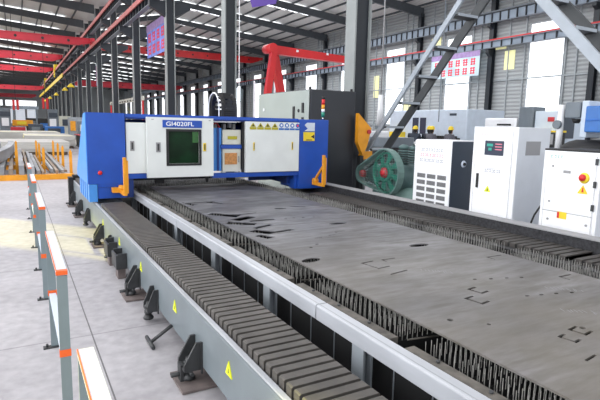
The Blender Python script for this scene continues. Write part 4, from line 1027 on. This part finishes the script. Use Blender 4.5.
for x in (-.05, .35): MB().rbox(x-.12, x+.12, 64.9, 65.1, 3.0, 4.1, .03).build('pulley_block', 'bright_red', t)
MB().tube([(.15, 65, 4.1), (.15, 65, roofz(.15)-.01)], .03, 6).build('rope', 'soft_black', t)
t = thing('crane_hook', 'far red twin hook block hanging beside the middle columns', 'crane hook', (3, 65, 3.2))
for x in (2.9, 3.3): MB().rbox(x-.12, x+.12, 64.9, 65.1, 3.2, 4.4, .03).build('pulley_block', 'bright_red', t)
MB().tube([(3.1, 65, 4.4), (3.1, 65, roofz(3.1)-.01)], .03, 6).build('rope', 'soft_black', t)
# yellow bay lamps hanging along the left column row
for i, (y, z, w_) in enumerate(((69.0, 6.0, .42), (77.4, 6.0, .38), (94.2, 6.05, .38), (111.0, 6.1, .38), (127.8, 6.1, .38))):
    t = thing('bay_lamp', '%s yellow bay lamp hung beside the middle columns' % ORD[i], 'lamp', (6.2, y, z), 'yellow bay lamps along the column row')
    MB().lathe([(.1, .45), (.15, .38), (w_, .1), (w_, 0), (.1, -.02)], (6.2, y, z), 'z', 20).build('shade', 'yellow', t)
    MB().bar((6.2, y-.0, z+.45), (6.985, y, z+.85), .05, .05).build('bracket_arm', 'mesh_grey', t)
for i, (y, z) in enumerate(((97, 9.2), (130, 9.2))):
    t = thing('crane_trolley', ['yellow box on the upper left runway, nearer', 'yellow box on the upper left runway, farther'][i], 'crane part', (6.3, y, z-.2+.0))
    MB().rbox(6.2, 6.9, y-.6, y+.6, 10.6, 11.3, .04).build('housing', 'yellow', t)
    MB().rbox(6.15, 6.33, y-.4, y+.4, 9.2, 10.59, .04).build('side_panel', 'yellow', t)
# cream pipe rail and red pole between columns
t = thing('pipe_rack', 'cream horizontal pipe with red end post between the middle columns', 'pipe', (7.9, 43, 0))
MB().box(7.85, 8.0, 36.8, 50.8, 3.45, 3.75).build('pipe', 'cream', t); mb = MB()
for i in range(12): mb.box(7.835, 7.849, 37.4+i*1.1, 37.9+i*1.1, 3.50, 3.60)
mb.build('hole', 'soft_black', t)
for y in (36.9, 50.5): box(7.87, 7.98, y, y+.14, 0, 3.45).build('post', 'bright_red', t)
# far zig-zag access ladder in the right bay
t = thing('access_ladder', 'far dark zig-zag ladder beside the red portal crane', 'ladder', (12.6, 27, 0))
pp = [(13.2, 27.0, 0), (12.2, 27.0, 1.3), (13.2, 27.0, 1.9), (12.4, 27.0, 3.0), (13.3, 27.0, 3.5), (12.8, 27.0, 4.3)]
for a, b in zip(pp, pp[1:]): MB().bar(a, b, .06, .08).build('brace', 'soft_black', t)
for x in (12.1, 13.4): box(x-.04, x+.04, 27.1, 27.18, 0, 4.4).build('post', 'bright_white', t)

# ------------------------------------------------------------------ workers
def skin_mesh(name, mat, verts, edges, radii, parent, sub=2, root=0):
    off = wloc(parent); me = bpy.data.meshes.new(name); me.from_pydata([tuple(Vector(v)-off) for v in verts], edges, []); me.materials.append(M[mat])
    o = bpy.data.objects.new(name, me); COL.objects.link(o); o.parent = parent
    md = o.modifiers.new('skin', 'SKIN'); md.use_smooth_shade = True
    for i, r_ in enumerate(radii):
        sv = me.skin_vertices[0].data[i]; sv.radius = (r_, r_) if not isinstance(r_, tuple) else r_; sv.use_root = (i == root)
    sb = o.modifiers.new('sub', 'SUBSURF'); sb.levels = sub; sb.render_levels = sub
    return o
PLAT = .20
def worker(x, y, rot, label, cloth, lean=.12, arm=.5):
    t = thing('person', label, 'person', (x, y, PLAT), 'workers in yellow helmets')
    c, s_ = math.cos(rot), math.sin(rot)
    def W(p): a, f, z = p; return (x+a*c-f*s_, y+a*s_+f*c, z+PLAT)   # a: to the person's left/right, f: forward
    V = [(0, 0, .95), (0, .03, 1.15), (0, lean*.6, 1.36), (0, lean, 1.47), (0, lean+.02, 1.55),
         (.19, lean*.8, 1.42), (.25, lean+.06, 1.16), (.20, lean+.06+arm*.5, 1.02), (.18, lean+.08+arm*.62, 1.0),
         (-.19, lean*.8, 1.42), (-.25, lean+.06, 1.16), (-.20, lean+.06+arm*.5, 1.02), (-.18, lean+.08+arm*.62, 1.0),
         (.11, 0, .88), (.13, .03, .50), (.13, -.01, .10), (.13, .13, .05), (-.11, 0, .88), (-.13, .06, .50), (-.13, .0, .10), (-.13, .14, .05)]
    E_ = [(0, 1), (1, 2), (2, 3), (3, 4), (2, 5), (5, 6), (6, 7), (7, 8), (2, 9), (9, 10), (10, 11), (11, 12), (0, 13), (13, 14), (14, 15), (15, 16), (0, 17), (17, 18), (18, 19), (19, 20)]
    Rr = [(.16, .12), (.16, .12), (.17, .12), (.07, .07), (.06, .06), .10, .068, .05, .035, .10, .068, .05, .035, .10, .07, .05, .05, .10, .07, .05, .05]
    skin_mesh('body', cloth, [W(v) for v in V], E_, Rr, t)
    fx = lean+.035
    hd = MB()
    # head as lathe ellipsoid with nose and ears
    pr = [(.03, -.125), (.055, -.11), (.075, -.06), (.085, 0), (.083, .05), (.06, .10), (.02, .12)]
    cx_, cy_, cz_ = W((0, fx, 1.63)); hd.lathe(pr, (cx_, cy_, cz_), 'z', 16)
    n_ = W((0, fx+.095, 1.62)); m0 = W((0, fx+.07, 1.62)); hd.cyl(m0, n_, .014, 8, .008)
    for sgn in (-1, 1): e0 = W((sgn*.075, fx, 1.62)); e1 = W((sgn*.095, fx, 1.62)); hd.cyl(e0, e1, .022, 8)
    h_ = hd.build('head', 'skin', t)
    ey = MB()
    for sgn in (-1, 1): ey.cyl(W((sgn*.03, fx+.078, 1.64)), W((sgn*.03, fx+.086, 1.64)), .009, 8)
    ey.build('eye', 'black', h_); MB().cyl(W((0, fx+.072, 1.565)), W((0, fx+.079, 1.565)), .018, 8).build('mouth', 'hub_red', h_)
    bx_, by_, bz_ = W((0, fx-.018, 1.63)); MB().lathe([(.06, -.09), (.082, -.05), (.088, 0), (.088, .04)], (bx_, by_, bz_), 'z', 16).build('hair', 'hair', h_)
    hc = MB().lathe([(.135, .045), (.135, .055), (.112, .065), (.112, .10), (.095, .15), (.06, .185), (.015, .20)], (cx_, cy_, cz_), 'z', 20)
    hc.build('helmet', 'yellow', t)
    for sgn in (-1, 1):
        px, py, pz = W((sgn*.18, lean+.08+arm*.62, 1.0))
        hv = [W((sgn*.18, lean+.06+arm*.62, 1.0)), W((sgn*.175, lean+.13+arm*.62, .99))]; he = [(0, 1)]; hr = [.032, .036]
        for f in range(4):
            a = sgn*(.15+.02*f); b0 = len(hv); L_ = (.05, .06, .057, .045)[f]
            hv += [W((a, lean+.15+arm*.62, .985)), W((a, lean+.15+arm*.62+L_*.7, .975)), W((a, lean+.15+arm*.62+L_, .95))]; he += [(1, b0), (b0, b0+1), (b0+1, b0+2)]; hr += [.009, .008, .007]
        b0 = len(hv); hv += [W((sgn*.145, lean+.11+arm*.62, .985)), W((sgn*.12, lean+.15+arm*.62, .975))]; he += [(0, b0), (b0, b0+1)]; hr += [.011, .009]
        skin_mesh('hand', 'skin', hv, he, hr, t, 1)
    return t
t = thing('work_platform', 'low dark platform the workers stand on, hidden behind the chiller', 'platform', (15, 16, 0))
MB().rbox(14.2, 15.7, 14.2, 17.6, .0, .20, .01).build('deck', 'machine_grey', t)
worker(15.0, 16.75, -1.0, 'worker in dark navy jacket and yellow helmet, leftmost of the group behind the chiller', 'navy_cloth', .16)
worker(14.95, 15.75, -1.5, 'worker in dark grey jacket and yellow helmet, in the middle of the group', 'grey_cloth', .10)
worker(15.2, 15.0, -1.6, 'worker in grey clothes and yellow helmet, rightmost beside the white machine', 'grey_cloth', .14)
worker(15.5, 16.45, -1.2, 'worker half hidden behind the middle helmeted man', 'navy_cloth', .12)
